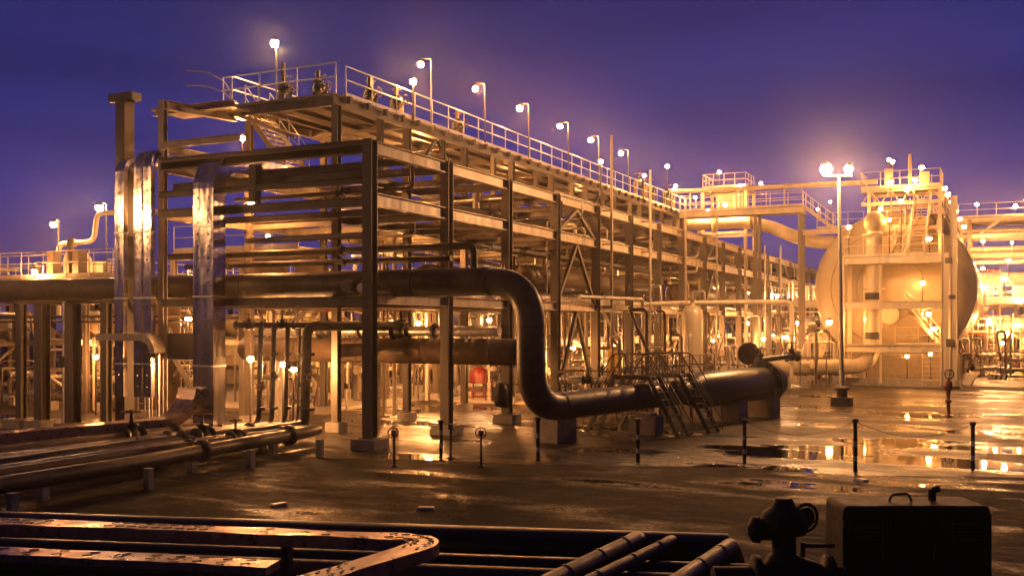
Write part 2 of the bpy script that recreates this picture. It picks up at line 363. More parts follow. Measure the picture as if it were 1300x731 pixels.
# braces on the yard side
g = MB()
for k in (3, 8, 13):
    a = BAY * k + .2; b = BAY * (k + 1) - .2; m_ = (a + b) / 2
    for z0, z1 in ((5.1, 7.85), (.6, 4.65), (8.3, 9.5)):
        for s_ in (a, b): g.ibeam((-.02, s_, z0), (-.02, m_, z1), .16, .16, .02, .02, up=(1, 0, 0))
g.build('chevron_brace', 'steel', rack)
g = MB()
for k in (1, 5):
    a = BAY * k + 4.35
    g.ibeam((-4.2, a, 10.1), (-4.2, a + 2.1, 12.2), .13, .13, .02, .02, up=(1, 0, 0)); g.ibeam((-4.2, a + 4.4, 10.1), (-4.2, a + 2.3, 12.2), .13, .13, .02, .02, up=(1, 0, 0))
g.build('chevron_brace', 'steel_dark', rack)
# near end frame extras
for x in (-4.7,):
    g = MB(); g.ibeam((x, 0, 8.2), (x, 0, 9.5), .3, .3, up=(0, 1, 0)); g.build('hanger', 'steel_dark', rack)
for z, y, h in ((9.8, 0, .42), (9.05, .6, .26), (8.7, -.1, .2)):
    g = MB(); g.ibeam((-8.98, y, z), (-.23, y, z), h, .26); g.build('end_beam', 'steel_dark', rack)
g = MB(); g.ibeam((-9.2, .2, 12.05), (-9.2, 4.2, 12.3), .34, .24); g.ibeam((-9.2, .2, 10.55), (-5.5, .2, 10.55), .24, .2); g.ibeam((-9.2, .2, 10.5), (-9.2, 4.9, 10.5), .24, .2); g.build('corner_beam', 'steel_light', rack)
g = MB(); g.ibeam((-11.5, 2.2, 12.3), (-7.5, 2.2, 12.3), .26, .3); g.box((-10, 3.1, 12.45), (3.4, 1.8, .08)); g.build('outrigger', 'steel_light', rack)
g = MB(); g.bar((-9.0, 3.9, 12.4), (-6.0, 3.9, 11.2), .12, .12); g.build('knee_brace', 'steel_light', rack)
# deck
DY0, DY1, DZ = 3.85, 50.5, 12.7
g = MB(); g.box((-6.7, (DY0 + DY1) / 2, DZ), (5.0, DY1 - DY0, .06)); g.build('deck_plate', 'grating', rack)
g = MB()
for x in (-4.2, -9.2): g.ibeam((x, DY0, DZ - .23), (x, DY1, DZ - .23), .38, .22)
for k in range(3): g.ibeam((-5.4 - 1.3 * k, DY0 + .1, DZ - .2), (-5.4 - 1.3 * k, DY1, DZ - .2), .2, .14)
g.build('deck_girders', 'steel', rack)
for k in range(10):
    y = 4.05 + k * BAY
    g = MB(); g.ibeam((-9.1, y, DZ - .24), (-4.3, y, DZ - .24), .36, .2); g.build('deck_beam', 'steel', rack)
g = MB()
y = DY0 + .8
while y < DY1:
    g.box((-4.02, y, DZ - .12), (.18, .16, .26)); y += 1.26
g.build('deck_brackets', 'steel_dark', rack)
def rail(P, z, posts=1.6, h=1.15, r=.027, mids=(.55,), toe=True, rad=.0):
    g = MB()
    for a, b in zip(P, P[1:]):
        a, b = Vector(a), Vector(b); L = (b - a).length; n = max(1, round(L / posts))
        za = Vector((0, 0, z if len(P[0]) == 2 else 0)); 
        for k in range(n + 1):
            p = a.lerp(b, k / n); g.cyl((p[0], p[1], z), (p[0], p[1], z + h), r, 6)
        for q in [h] + [h * m_ for m_ in mids]: g.cyl((a[0], a[1], z + q), (b[0], b[1], z + q), r, 6)
        if toe: g.bar((a[0], a[1], z + .08), (b[0], b[1], z + .08), .012, .14)
    return g
rail([(-4.15, 4.6), (-4.15, 8.2)], DZ + .03, 1.5).build('handrail', 'galv', rack)
rail([(-4.15, 8.2), (-4.15, 50.4)], DZ + .03, 1.45).build('handrail', 'galv', rack)
rail([(-9.15, 3.95), (-9.15, 50.4)], DZ + .03, 1.6).build('handrail', 'galv', rack)
rail([(-9.6, 3.95), (-4.15, 3.95)], DZ + .03, 1.8, toe=False).build('handrail', 'galv', rack)
g = MB()
for dz in (.62, 1.18): g.tube(bend([(-9.05, 3.9, DZ + .1), (-9.05, 3.5, DZ + dz * .7), (-9.5, 2.9, DZ + dz), (-10.1, 2.4, DZ + dz)], .25), .028, 6)
g.build('rail_return', 'galv', rack)

# stair up to the deck
def stairs(name, label, p0, p1, w_, m='steel_light', rails=True, up=None, cat='stairs'):
    p0, p1 = Vector(p0), Vector(p1); t = thing(name, label, cat, tuple(p0))
    d = p1 - p0; hd = Vector((d.x, d.y, 0)).normalized(); s_ = Vector((-hd.y, hd.x, 0)) * (w_ / 2)
    g = MB()
    for q in (s_, -s_): g.bar(p0 + q, p1 + q, .05, .22)
    g.build('stringer', m, t)
    n = max(3, int(d.z / .21)); g = MB()
    for k in range(1, n):
        c = p0 + d * (k / n); rz = math.atan2(hd.y, hd.x); g.box(c, (.24, w_ - .06, .04), rz)
    g.build('treads', m, t)
    if rails:
        g = MB()
        for q in (s_, -s_):
            for h in (.5, 1.0): g.cyl(p0 + q + Vector((0, 0, h)), p1 + q + Vector((0, 0, h)), .024, 6)
            for k in range(5):
                c = p0 + q + d * (k / 4); g.cyl(c, c + Vector((0, 0, 1.0)), .022, 6)
        g.build('handrail', 'galv', t)
    return t
stairs('stairs', 'bright steel stair climbing to the near end of the raised deck', (-6.9, 5.2, 10.1), (-8.9, 5.2, 12.6), 1.5, m='frame_white')
def ladder(mb, p, z1, w_=.45, d=(1, 0, 0)):
    d = Vector(d) * w_ / 2; p = Vector(p)
    for q in (d, -d): mb.bar(p + q, Vector((p.x, p.y, z1)) + q, .05, .05)
    z = p.z + .3
    while z < z1: mb.cyl((p.x - d.x, p.y - d.y, z), (p.x + d.x, p.y + d.y, z), .016, 5); z += .3

# ---------------------------------------------------------------- valves
def valve_parts(par, p, axis, r, m='valve_black', wheel='valve_red', size=1., up=(0, 0, 1)):
    p = Vector(p); ax = Vector(axis).normalized(); u = Vector(up)
    g = MB(); g.lathe(p - ax * r * 1.8, ax, [(r * 1.7, 0), (r * 1.7, r * .35), (r * 1.05, r * .4), (r * 1.35, r * 1.1), (r * 1.5, r * 1.8), (r * 1.35, r * 2.5), (r * 1.05, r * 3.2), (r * 1.7, r * 3.25), (r * 1.7, r * 3.6)], 14)
    g.lathe(p + u * r, u, [(r * .9, 0), (r * .7, r * .8), (r * 1.1, r * .85), (r * 1.1, r * 1.15), (r * .35, r * 1.2), (r * .2, r * 3.2)], 12)
    b = g.build('valve', m, par)
    wv = MB(); c = p + u * r * 4; wr = r * 1.6 * size
    wv.ring(c, u, wr, r * .13, 18, 6); a = Vector((u.y, u.z, u.x)); a2 = u.cross(a)
    for k in range(3):
        dd = (a * math.cos(k * 2.09) + a2 * math.sin(k * 2.09)) * wr; wv.cyl(c, c + dd, r * .09, 5)
    wv.cyl(c - u * r * .9, c + u * r * .3, r * .18, 8)
    wv.build('handwheel', wheel, b); return b
def flange(mb, p, axis, r, t=.05): 
    ax = Vector(axis).normalized(); mb.lathe(Vector(p) - ax * t, ax, [(r * 1.0, 0), (r * 1.55, 0), (r * 1.55, t * .9), (r * 1.62, t * .9 + .002), (r * 1.62, t * 2), (r * 1.0, t * 2)], 18, False)

# ---------------------------------------------------------------- big transfer pipe with elbow
bp = thing('transfer_pipe', 'thick dark pipe running across the rack front, turning down and along the ground', 'pipe', (5.0, 1.6, 0))
RP = .46
pts = bend([(-34, 1.5, 5.42), (5.0, 1.6, 5.42), (5.0, 1.6, 1.36), (7.3, 10.9, 1.42)], 1.45, 12)
MB().tube(pts, RP, 32).build('pipe', 'pipe_dark', bp)
g = MB()
for x in (-25.5, -17, -6.4, .8): g.tube([(x - .02, 1.55, 5.42), (x + .02, 1.55, 5.42)], RP + .012, 32)
g.tube([(5, 1.6, 3.72), (5, 1.6, 3.68)], RP + .012, 32)
for p0, p1 in (((3.55, 1.57, 5.42), (3.6, 1.57, 5.42)), ((5.0, 1.6, 3.98), (5.0, 1.6, 3.93)), ((5.0, 1.6, 2.82), (5.0, 1.6, 2.77)), ((5.35, 3.0, 1.37), (5.36, 3.05, 1.37))): g.tube([p0, p1], RP + .016, 32)
g.build('weld_bands', 'steel_dark', bp)
g = MB()
for k in range(7):
    t = .62 + k * .05; p = Vector((5.0, 1.6, 1.36)).lerp(Vector((7.3, 10.9, 1.42)), t); g.tube([p, p + Vector((.012, .05, 0))], RP + .012, 32)
g.build('strap', 'steel_dark', bp)
g = MB()
for x in (-13, -7, -2.5): g.bar((x, 1.55, 4.92), (x + .5, 1.55, 4.92), .6, .12)
g.build('saddle', 'steel', bp)
# support frames carrying it to the left
for i, (x, y, w2) in enumerate(((-16.3, 0.0, .3), (-15.0, -.1, .42), (-13.0, -.4, .42), (-11.6, -.1, .3))):
    t = thing('support_column', ['slim', 'broad', 'broad', 'slim'][i] + ' steel support column under the big pipe, ' + ['leftmost in the yard', 'second from the left edge', 'third from the left edge', 'beside the capped tall column'][i], 'column', (x, y, 0), 'columns under the thick pipe at the left')
    g = MB(); g.ibeam((x, y, .35), (x, y, 4.82), w2, w2, .03, .03, up=(0, 1, 0)); g.build('shaft', 'steel', t)
    MB().box((x, y, .18), (.95, .95, .36)).build('footing', 'concrete', t)
    g = MB(); g.ibeam((x, y - .3, 4.9), (x, y + 2.1, 4.9), .16, .3); g.build('bracket', 'steel', t)
t = thing('capped_column', 'tall free standing box column with a flat T shaped cap left of the rack', 'column', (-11.35, .55, 0))
MB().bar((-11.35, .55, 0), (-11.35, .55, 12.4), .48, .48).build('shaft', 'steel_dark', t)
MB().bar((-11.95, .55, 12.56), (-10.75, .55, 12.56), .5, .3).build('cap', 'steel_dark', t)
MB().box((-11.35, .55, .15), (1, 1, .3)).build('footing', 'concrete', t)

# pig launcher barrel with stile
A = Vector((7.3, 10.9, 1.42)); B = Vector((9.0, 17.6, 1.5)); ax = (B - A).normalized()
lb = thing('launcher_barrel', 'fat glossy black pipeline barrel with bolted end flange on concrete blocks', 'pipeline barrel', (8.1, 14.2, 0))
L_ = (B - A).length
MB().lathe(A, ax, [(.46, -.02), (.5, 0), (.54, .3), (.72, .9), (.72, L_ - .3), (.66, L_ - .12)], 36).build('barrel', 'pipe_black', lb)
g = MB(); g.lathe(B - ax * .3, ax, [(.7, 0), (.93, 0), (.93, .1), (.91, .11), (.91, .12), (.93, .13), (.93, .26), (.68, .27), (.64, .5), (.44, .62)], 36, False)
for k in range(20):
    q = k * math.pi / 10; a_ = ax.cross(Vector((0, 0, 1))).normalized(); b_ = ax.cross(a_)
    c = B + (a_ * math.cos(q) + b_ * math.sin(q)) * .83; g.cyl(c - ax * .36, c + ax * .05, .03, 6)
g.build('flange', 'steel_dark', lb)
g = MB(); g.lathe(B + ax * .1, ax, [(.55, 0), (.55, .5), (.72, .5), (.72, .62), (.5, .62)], 30, False); g.build('end_closure', 'steel_light', lb)
g = MB(); g.cyl(B - ax * .8 + Vector((0, 0, .6)), B - ax * .8 + Vector((0, 0, 1.0)), .12, 12); g.cyl(B - ax * .8 + Vector((0, 0, 1.0)), B + ax * 1.0 + Vector((.9, .3, 1.15)), .12, 12)
flange(g, B + ax * 1.0 + Vector((.9, .3, 1.15)), (1, .8, .1), .14); g.build('vent_line', 'steel_dark', lb)
valve_parts(lb, B - ax * .5 + Vector((0, 0, .95)), ax, .14, wheel='valve_black'); valve_parts(lb, B + ax * .9 + Vector((.7, .2, 1.12)), (1, .8, 0), .15, wheel='valve_black')
g = MB(); g.lathe((8.2, 17.8, 2.75), (.5, -1, 0), [(.0, -.04), (.5, -.04), (.5, .04), (0, .04)], 30, False); g.bar((8.2, 17.85, 0), (8.2, 17.85, 2.4), .06, .06); tag(g.build('round_plate', 'pipe_brown'), 'round brown plate on a stand behind the end of the black barrel', 'plate')
for i, (x, y, sx, sy, h, l) in enumerate(((4.55, 4.6, 1.0, 1.1, .86, 'concrete block under the foot of the thick pipe elbow'), (8.0, 14.7, 1.5, .8, 1.25, 'taller concrete block under the middle of the black barrel'), (8.95, 17.3, 1.3, .6, 1.2, 'concrete block under the end flange of the black barrel'), (6.6, 8.3, 1.1, .6, .7, 'low concrete block under the strapped part of the thick pipe'))):
    g = MB(); g.box((x, y, h / 2), (sx, sy, h), R(-14)); g.box((x, y, h + .04), (sx * .6, sy * .7, .08), R(-14)); tag(g.build('concrete_block', 'concrete'), l, 'concrete block', 'concrete blocks under the thick pipe')
t = thing('service_platform', 'low railed service platform just behind the black barrel', 'platform', (5.4, 16, 0))
MB().box((5.4, 16, 1.55), (1.6, 7.5, .06)).build('deck', 'grating', t)
g = MB(); [g.bar((x, y, 0), (x, y, 1.5), .1, .1) for x in (4.7, 6.1) for y in (12.5, 16, 19.5)]; g.build('leg', 'steel_dark', t)
rail([(6.15, 12.3), (6.15, 19.7)], 1.58, 1.2, 1.1).build('handrail', 'steel', t); rail([(4.65, 12.3), (4.65, 19.7)], 1.58, 1.2, 1.1).build('handrail', 'steel', t)
stairs('stairs', 'short steep stair at the near end of the platform behind the barrel', (5.4, 11.0, .05), (5.4, 12.3, 1.55), .8, m='steel')
# stile crossing the pipe
st = thing('pipe_stile', 'black steel stile with stepped ladders and hooped handrails crossing over the thick pipe', 'stile', (7.2, 11.5, 0))
sd = Vector((.97, -.24, 0)); la = Vector((.24, .97, 0))
for o_, nm in ((0, 'a'), (2.2, 'b')):
    c0 = Vector((6.25, 8.2, 0)) + la * o_
    g = MB()
    for q in (-.35, .35):
        for side in (1,):
            p0 = c0 + la * q + sd * 2.0; p1 = c0 + la * q + sd * .75 + Vector((0, 0, 2.1)); g.bar(p0, p1, .06, .14)
            p2 = c0 + la * q - sd * 2.0; p3 = c0 + la * q - sd * .75 + Vector((0, 0, 2.1)); g.bar(p2, p3, .06, .14); g.bar(p1, p3, .06, .14)
    g.build('stringer', 'valve_black', st)
    g = MB()
    for k in range(1, 8):
        for sg in (1, -1): g.box(c0 + sd * sg * (2.0 - 1.25 * k / 8) + Vector((0, 0, 2.1 * k / 8)), (.22, .66, .03), R(-14))
    g.box(c0 + Vector((0, 0, 2.12)), (1.6, .7, .05), R(-14)); g.build('treads', 'steel_dark', st)
    g = MB()
    for q in (-.38, .38):
        P = [c0 + la * q + sd * 2.15 + Vector((0, 0, .1)), c0 + la * q + sd * 2.1 + Vector((0, 0, 1.0)), c0 + la * q + sd * .8 + Vector((0, 0, 2.95)), c0 + la * q - sd * .8 + Vector((0, 0, 2.95)), c0 + la * q - sd * 2.1 + Vector((0, 0, 1.0)), c0 + la * q - sd * 2.15 + Vector((0, 0, .1))]
        g.tube(bend(P, .25), .026, 6)
        P = [p - Vector((0, 0, .5)) for p in P[1:-1]]; g.tube(P, .018, 6)
        for sg in (.75, -.75, 0): g.cyl(c0 + la * q + sd * sg + Vector((0, 0, 2.1)), c0 + la * q + sd * sg + Vector((0, 0, 2.95)), .02, 6)
    g.build('handrail', 'steel_dark', st)

# ---------------------------------------------------------------- vertical cable trays on the near end
def tray_path(P, wdir, w_, th, m, par, louvre=True):
    # swept rectangular duct along path P, wide direction wdir
    W = Vector(wdir).normalized() * (w_ / 2); g = MB(); P = [Vector(p) for p in P]; vs = []
    nrm = []
    for i, p in enumerate(P):
        d = (P[min(i + 1, len(P) - 1)] - P[max(i - 1, 0)]).normalized(); n_ = d.cross(W.normalized()).normalized() * (th / 2); nrm.append((d, n_))
        vs += [p - W - n_, p + W - n_, p + W + n_, p - W + n_]
    fs = []
    for i in range(len(P) - 1):
        for k in range(4): fs.append((i * 4 + k, i * 4 + (k + 1) % 4, i * 4 + 4 + (k + 1) % 4, i * 4 + 4 + k))
    fs += [(3, 2, 1, 0), tuple(len(vs) - 4 + k for k in range(4))]
    g.addf(vs, fs); g0 = g
    if louvre:
        g = MB(); s_ = MB(); L = 0; acc = .35; 
        for i in range(len(P) - 1):
            seg = (P[i + 1] - P[i]).length; d, n_ = nrm[i]; k = 0
            while acc < seg:
                c = P[i].lerp(P[i + 1], acc / seg)
                for q in ((-.26, .26) if w_ > .6 else (0,)):
                    for sg in (-1, 1):
                        cc = c + W * 2 * q / 1 * (1 if w_ > .6 else 1) + n_ * sg * 1.0
                        g.lathe(cc - n_.normalized() * sg * .004, n_ * sg, [(.045, 0), (.04, .012), (.015, .02)], 8, False)
                acc += .42
            acc -= seg
        return g0.build('duct', m, par, extra=(g, 'tray'))
    return g0.build('duct', m, par)
def arc_pts(c, r, a0, a1, n, u, v):
    c, u, v = Vector(c), Vector(u), Vector(v); return [c + u * r * math.cos(R(a0 + (a1 - a0) * k / n)) + v * r * math.sin(R(a0 + (a1 - a0) * k / n)) for k in range(n + 1)]
YV, ZV = (0, 1, 0), (0, 0, 1)
def riser(x, w_, th, ztop, rt, zbot, label, y=2.0, ground=False):
    t = thing('cable_duct', label, 'cable duct', (x, y, zbot), 'riveted cable ducts climbing the rack end')
    P = []
    if ground: P += [(x, y - 14, .42), (x, y - 8, .42)] + arc_pts((x, y - 1.3, 1.72), 1.3, -90, 0, 8, YV, ZV)
    else: P += [(x, y, zbot)]
    P += [(x, y, ztop - rt - 3.3), (x, y, ztop - rt - 1.6)] + arc_pts((x, y + rt, ztop - rt), rt, 180, 90, 10, YV, ZV) + [(x, y + rt + 9, ztop)]
    # subdivide long straight pieces for a hammered look
    Q = [Vector(P[0])]
    for a, b in zip(P, P[1:]):
        a, b = Vector(a), Vector(b); n = max(1, int((b - a).length / .6))
        for k in range(1, n + 1): Q.append(a.lerp(b, k / n) + Vector((rnd.uniform(-.004, .004), rnd.uniform(-.006, .006), 0)))
    tray_path(Q, (1, 0, 0), w_, th, 'tray', t)
    g = MB()
    z = max(zbot, 1.8) + .8
    while z < ztop - rt - .2:
        g.box((x, y, z), (w_ + .03, th + .03, .05)); z += 2.4
    g.build('joint_band', 'galv', t); return t
riser(-6.42, .9, .62, 9.72, 1.0, .5, 'widest shiny riveted cable duct curving over at its top beside the second column', -.34)
riser(-10.85, .44, .2, 10.15, .6, 1.4, 'leftmost of the three slim shiny cable ducts beside the capped column', -.1)
riser(-9.93, .38, .2, 10.35, .6, 1.4, 'middle one of the three slim shiny cable ducts', -.1)
riser(-9.47, .38, .2, 10.35, .6, 1.4, 'rightmost of the three slim shiny cable ducts behind the capped column', -.1)
# long ground duct feeding the big riser
t = thing('cable_duct', 'low dull cable duct along the ground at the left curving up beside the widest riser', 'cable duct', (-8.6, -5, 0))
P = [(-8.4, -19, .72), (-8.3, -10, .72), (-7.8, -6, .72), (-7.1, -2.6, .74)] + arc_pts((-6.95, -2.0, 2.0), 1.25, -90, -8, 8, (.05, 1, 0), ZV)
Q = [Vector(P[0])]
for a, b in zip(P, P[1:]):
    a, b = Vector(a), Vector(b); n = max(1, int((b - a).length / 1.2)); Q += [a.lerp(b, k / n) for k in range(1, n + 1)]
tray_path(Q, (1, 0, 0), .8, .3, 'tray_dull', t, louvre=False)
g = MB()
for y in (-13, -8.5, -4.5, -1): g.box((-9.0, y, .27), (.5, .14, .54))
g.build('leg', 'concrete', t)
# small duct bridge in front of the risers
t = thing('cable_duct', 'short horizontal bright topped cable duct crossing in front of the slim ducts', 'cable duct', (-10, -.7, 3))
tray_path([(-11.2, -.7, 3.58), (-10.2, -.7, 3.58), (-9.05, -.7, 3.58)] + arc_pts((-9.05, -.7, 2.98), .6, 90, 5, 6, (1, 0, 0), ZV), (0, 1, 0), .55, .24, 'frame_white', t, False)
MB().bar((-8.42, -.7, .1), (-8.42, -.7, 3.0), .07, .07).build('leg', 'galv', t)
g = MB(); g.box((-8.4, .6, 3.25), (2.0, .4, .95)); tag(g.build('cable_box', 'steel_dark'), 'dark rectangular cable box behind the short bright duct', 'box')

# ---------------------------------------------------------------- pipes along the rack
def rack_pipe(x, z, r, m, label, y0=.4, y1=100., group='pipes running along the rack', drop=None, step=5.05):
    t = thing('pipe', label, 'pipe', (x, y0, z), group)
    P = [(x, y0, z), (x, y1, z)]
    if drop: P = bend([(x, y0, z - drop), (x, y0, z), (x, y1, z)], max(.3, r * 3))
    MB().tube(P, r, 12).build('pipe_run', m, t)
    g = MB()
    y = y0 + 6
    while y < min(y1, 60): flange(g, (x, y, z), (0, 1, 0), r * .8, .04); y += rnd.choice((10, 15, 20))
    if g.v: g.build('flange', m, t)
    return t
tiers = {'lowest': (5.1, [(-.9, .16), (-1.5, .22), (-2.2, .14), (-2.9, .3), (-3.6, .12), (-5.0, .25), (-5.8, .18), (-6.6, .32), (-7.5, .2), (-8.3, .16)]),
         'middle': (8.32, [(-.8, .14), (-1.4, .2), (-2.1, .28), (-2.9, .18), (-3.5, .12), (-5.1, .32), (-6.0, .2), (-6.8, .16), (-7.7, .26)]),
         'upper': (10.02, [(-1.0, .2), (-1.7, .14), (-2.4, .12), (-5.4, .18), (-6.3, .24), (-7.2, .16)])}
for nm, (z, L) in tiers.items():
    for i, (x, r) in enumerate(L):
        m = rnd.choice(['clad', 'pipe_brown', 'steel', 'pipe_cream', 'pipe_brown'])
        rack_pipe(x, z + r, r, m, '%s pipe from the yard side on the %s tier of the rack' % (ORD[i].capitalize(), nm), y0=rnd.choice((.4, .8, 2, 3.4, 5.6)) if nm == 'lowest' else rnd.uniform(9, 24), y1=98, drop=rnd.choice((None, None, 1.2)) if nm != 'lowest' else None)
for i, (x, r) in enumerate([(-5.1, .12), (-5.6, .2), (-6.4, .14), (-7.2, .17)]):
    rack_pipe(x, DZ + .25 + r, r, ['pipe_brown', 'clad', 'pipe_cream', 'steel'][i], '%s pipe from the yard side lying on the raised deck' % ORD[i].capitalize(), y0=6 + i * .5, y1=50, group='pipes lying on the raised deck')
# cable trays inside rack
for i, (x, z) in enumerate(((-3.2, 9.2), (-1.6, 7.3), (-6.4, 7.2))):
    g = MB(); g.bar((x, 11, z), (x, 98, z), .9, .03)
    for s_ in (-.45, .45): g.bar((x + s_, 11, z + .06), (x + s_, 98, z + .06), .03, .15)
    tag(g.build('cable_tray', 'steel_dark'), ['dark cable tray hung highest under the upper tier of the rack', 'dark cable tray hung below the middle tier on the yard side', 'dark cable tray hung below the middle tier at the back'][i], 'cable tray', 'cable trays hung in the rack')
for nm, z, xs in (('lowest', 5.08, (-.5, -1.2, -1.85, -2.55, -4.55, -5.4, -6.2, -7.1, -7.95)), ('middle', 8.28, (-.45, -1.1, -1.75, -2.5, -4.6, -5.6, -6.4, -7.3)), ('upper', 9.98, (-1.35, -3.0, -5.9))):
    for i, x in enumerate(xs):
        rack_pipe(x, z + .07, rnd.choice((.05, .06, .08)), rnd.choice(['clad', 'steel_light', 'pipe_cream', 'pipe_brown']), '%s thin conduit from the yard side on the %s tier of the rack' % (ORD[i].capitalize(), nm), y0=rnd.uniform(.3, 6) if nm == 'lowest' else rnd.uniform(8, 30), y1=rnd.choice((45, 70, 98)), drop=rnd.choice((None, 1.5, .9)) if nm != 'lowest' else None, group='thin conduits along the rack')
# transverse dark pipes at the near end
for i, (z, y, r) in enumerate(((6.75, 3.4, .13), (6.35, 3.6, .11))):
    t = thing('pipe', ['upper', 'lower'][i] + ' of two thin dark pipes crossing the rack above the thick pipe', 'pipe', (-4, y, z), 'thin dark pipes above the thick pipe')
    MB().tube([(-12.2 + i, y, z), (1.9 - i * .9, y, z)] if i else bend([(-12.2, y, z), (2.0, y, z), (2.0, y, 5.95)], .3), r, 12).build('pipe_run', 'pipe_dark', t)
    g = MB(); [flange(g, (x, y, z), (1, 0, 0), r) for x in (-9, -3.5)]; g.build('flange', 'pipe_dark', t)
# large vessel-like header crossing at eye level
t = thing('header_pipe', 'very thick horizontal header under the lowest tier near the rack end', 'pipe', (-5, 7.2, 2.5), None)
MB().lathe((-11.2, 6.8, 3.0), (1, 0, 0), [(.05, 0), (.3, .08), (.5, .35), (.5, 13.2), (.3, 13.5), (.05, 13.6)], 28).build('shell', 'pipe_brown', t)
g = MB(); [g.tube([(x, 6.8, 3.0), (x + .06, 6.8, 3)], .52, 28) for x in (-8, -5, -2, 1)]; g.build('bands', 'steel_dark', t)
g = MB(); [g.box((x, 6.8, 1.25), (.3, .7, 2.5)) for x in (-9, -4.4)]; g.build('leg', 'concrete', t)
t = thing('pipe', 'grey flanged pipe lying on top of the very thick header', 'pipe', (-5, 6.2, 3.8))
MB().tube([(-9.9, 6.2, 3.78), (1.6, 6.2, 3.78)], .19, 16).build('pipe_run', 'clad', t)
g = MB(); [flange(g, (x, 6.2, 3.78), (1, 0, 0), .19) for x in (-7.5, -4.6, -1.2)]; g.build('flange', 'steel_dark', t)
valve_parts(t, (-6.2, 6.2, 3.78), (1, 0, 0), .2); valve_parts(t, (-2.7, 6.2, 3.78), (1, 0, 0), .2)
# long horizontal vessels inside the rack (seen as brown bands)
for i, (x, y0, y1, z, r) in enumerate(((-2.2, 16, 36, 6.35, .62), (-2.4, 41, 60, 6.3, .62), (-6.6, 14, 34, 6.4, .55))):
    t = thing('insulated_duct', ['first fat brown insulated line in the rack after the brace', 'second fat brown insulated line in the rack further away', 'fat brown insulated line at the back of the rack'][i], 'pipe', (x, y0, z), 'fat insulated lines in the rack')
    MB().lathe((x, y0, z), (0, 1, 0), [(.05, 0), (r * .7, .15), (r, .6), (r, y1 - y0 - .6), (r * .7, y1 - y0 - .15), (.05, y1 - y0)], 24).build('shell', 'pipe_brown', t)
    g = MB(); y = y0 + 1
    while y < y1 - .5: g.tube([(x, y, z), (x, y + .05, z)], r + .012, 24); y += 1.6
    g.build('bands', 'steel', t)
    g = MB(); [g.box((x, y, (4.95 + z - r * .8) / 2), (.9, .2, z - r * .8 - 4.95)) for y in (y0 + 3, (y0 + y1) / 2, y1 - 3)]; g.build('saddle', 'steel_dark', t)

# ---------------------------------------------------------------- vertical drop pipes near the end of the rack
drops = [(-4.85, .5, .09, 'valve_black', 'leftmost drop pipe with a mid height valve under the thick pipe'), (-4.6, .9, .09, 'steel_dark', 'slim grey drop pipe with a bright edge left of the lamps'), (-4.24, 1.2, .08, 'pipe_dark', 'dark drop pipe beside the two low lamps'),
         (-4.02, 1.6, .05, 'pipe_brown', 'thinnest drop pipe with an elbow at its foot'), (-3.25, 1.0, .17, 'pipe_dark', 'thickest drop pipe curving into the ground bundle')]
for i, (x, y, r, m, l) in enumerate(drops):
    t = thing('drop_pipe', l, 'pipe', (x, y, 0), 'drop pipes at the rack end')
    MB().tube(bend([(x - .2, y - 3.4, .55), (x - .1, y, .55), (x, y, 3.98)] + ([(x + .3, y + 1.2, 3.98), (x + .6, y + 5.2, 3.98)] if i == 4 else []), .4), r, 14).build('pipe_run', m, t)
    g = MB(); flange(g, (x, y, 3.0), (0, 0, 1), r); flange(g, (x, y, 1.1), (0, 0, 1), r); g.build('flange', 'steel_dark', t)
    valve_parts(t, (x, y, 1.9 + .35 * (i % 3)), (0, 0, 1), min(r, .1) * 1.0, wheel='valve_black' if i % 2 else 'valve_red', up=(.6, -.8, 0))
t = thing('pipe', 'short dark flanged header on top of the drop pipes', 'pipe', (-4.4, 1.0, 3.8))
MB().tube([(-5.9, .3, 4.0), (-3.0, 2.0, 4.0)], .11, 14).build('pipe_run', 'pipe_dark', t)
g = MB(); [flange(g, (-5.9 + 2.9 * q, .3 + 1.7 * q, 4.0), (2.9, 1.7, 0), .11) for q in (.03, .3, .62, .97)]; g.build('flange', 'steel_dark', t)
valve_parts(t, (-5.45, .57, 4.0), (2.9, 1.7, 0), .1, wheel='valve_black'); valve_parts(t, (-4.45, 1.15, 4.0), (2.9, 1.7, 0), .1, wheel='valve_black')
for i, (x, y) in enumerate(((-10.0, .4), (-6.75, .3), (-14.2, .2))):
    t = thing('conduit', ['thin double conduit standing right of the capped column', 'thin conduit with a junction box right of the widest duct', 'thin bright conduit between the left support columns'][i], 'conduit', (x, y, 0), 'thin conduits at the rack end')
    g = MB(); g.cyl((x, y, 0), (x, y, 4.9), .045, 8); g.cyl((x + .16, y, 0), (x + .16, y, 4.4), .03, 8); g.build('tubes', 'galv', t)
    MB().box((x + .08, y - .05, 2.6), (.3, .16, .42)).build('junction_box', 'steel_dark', t)

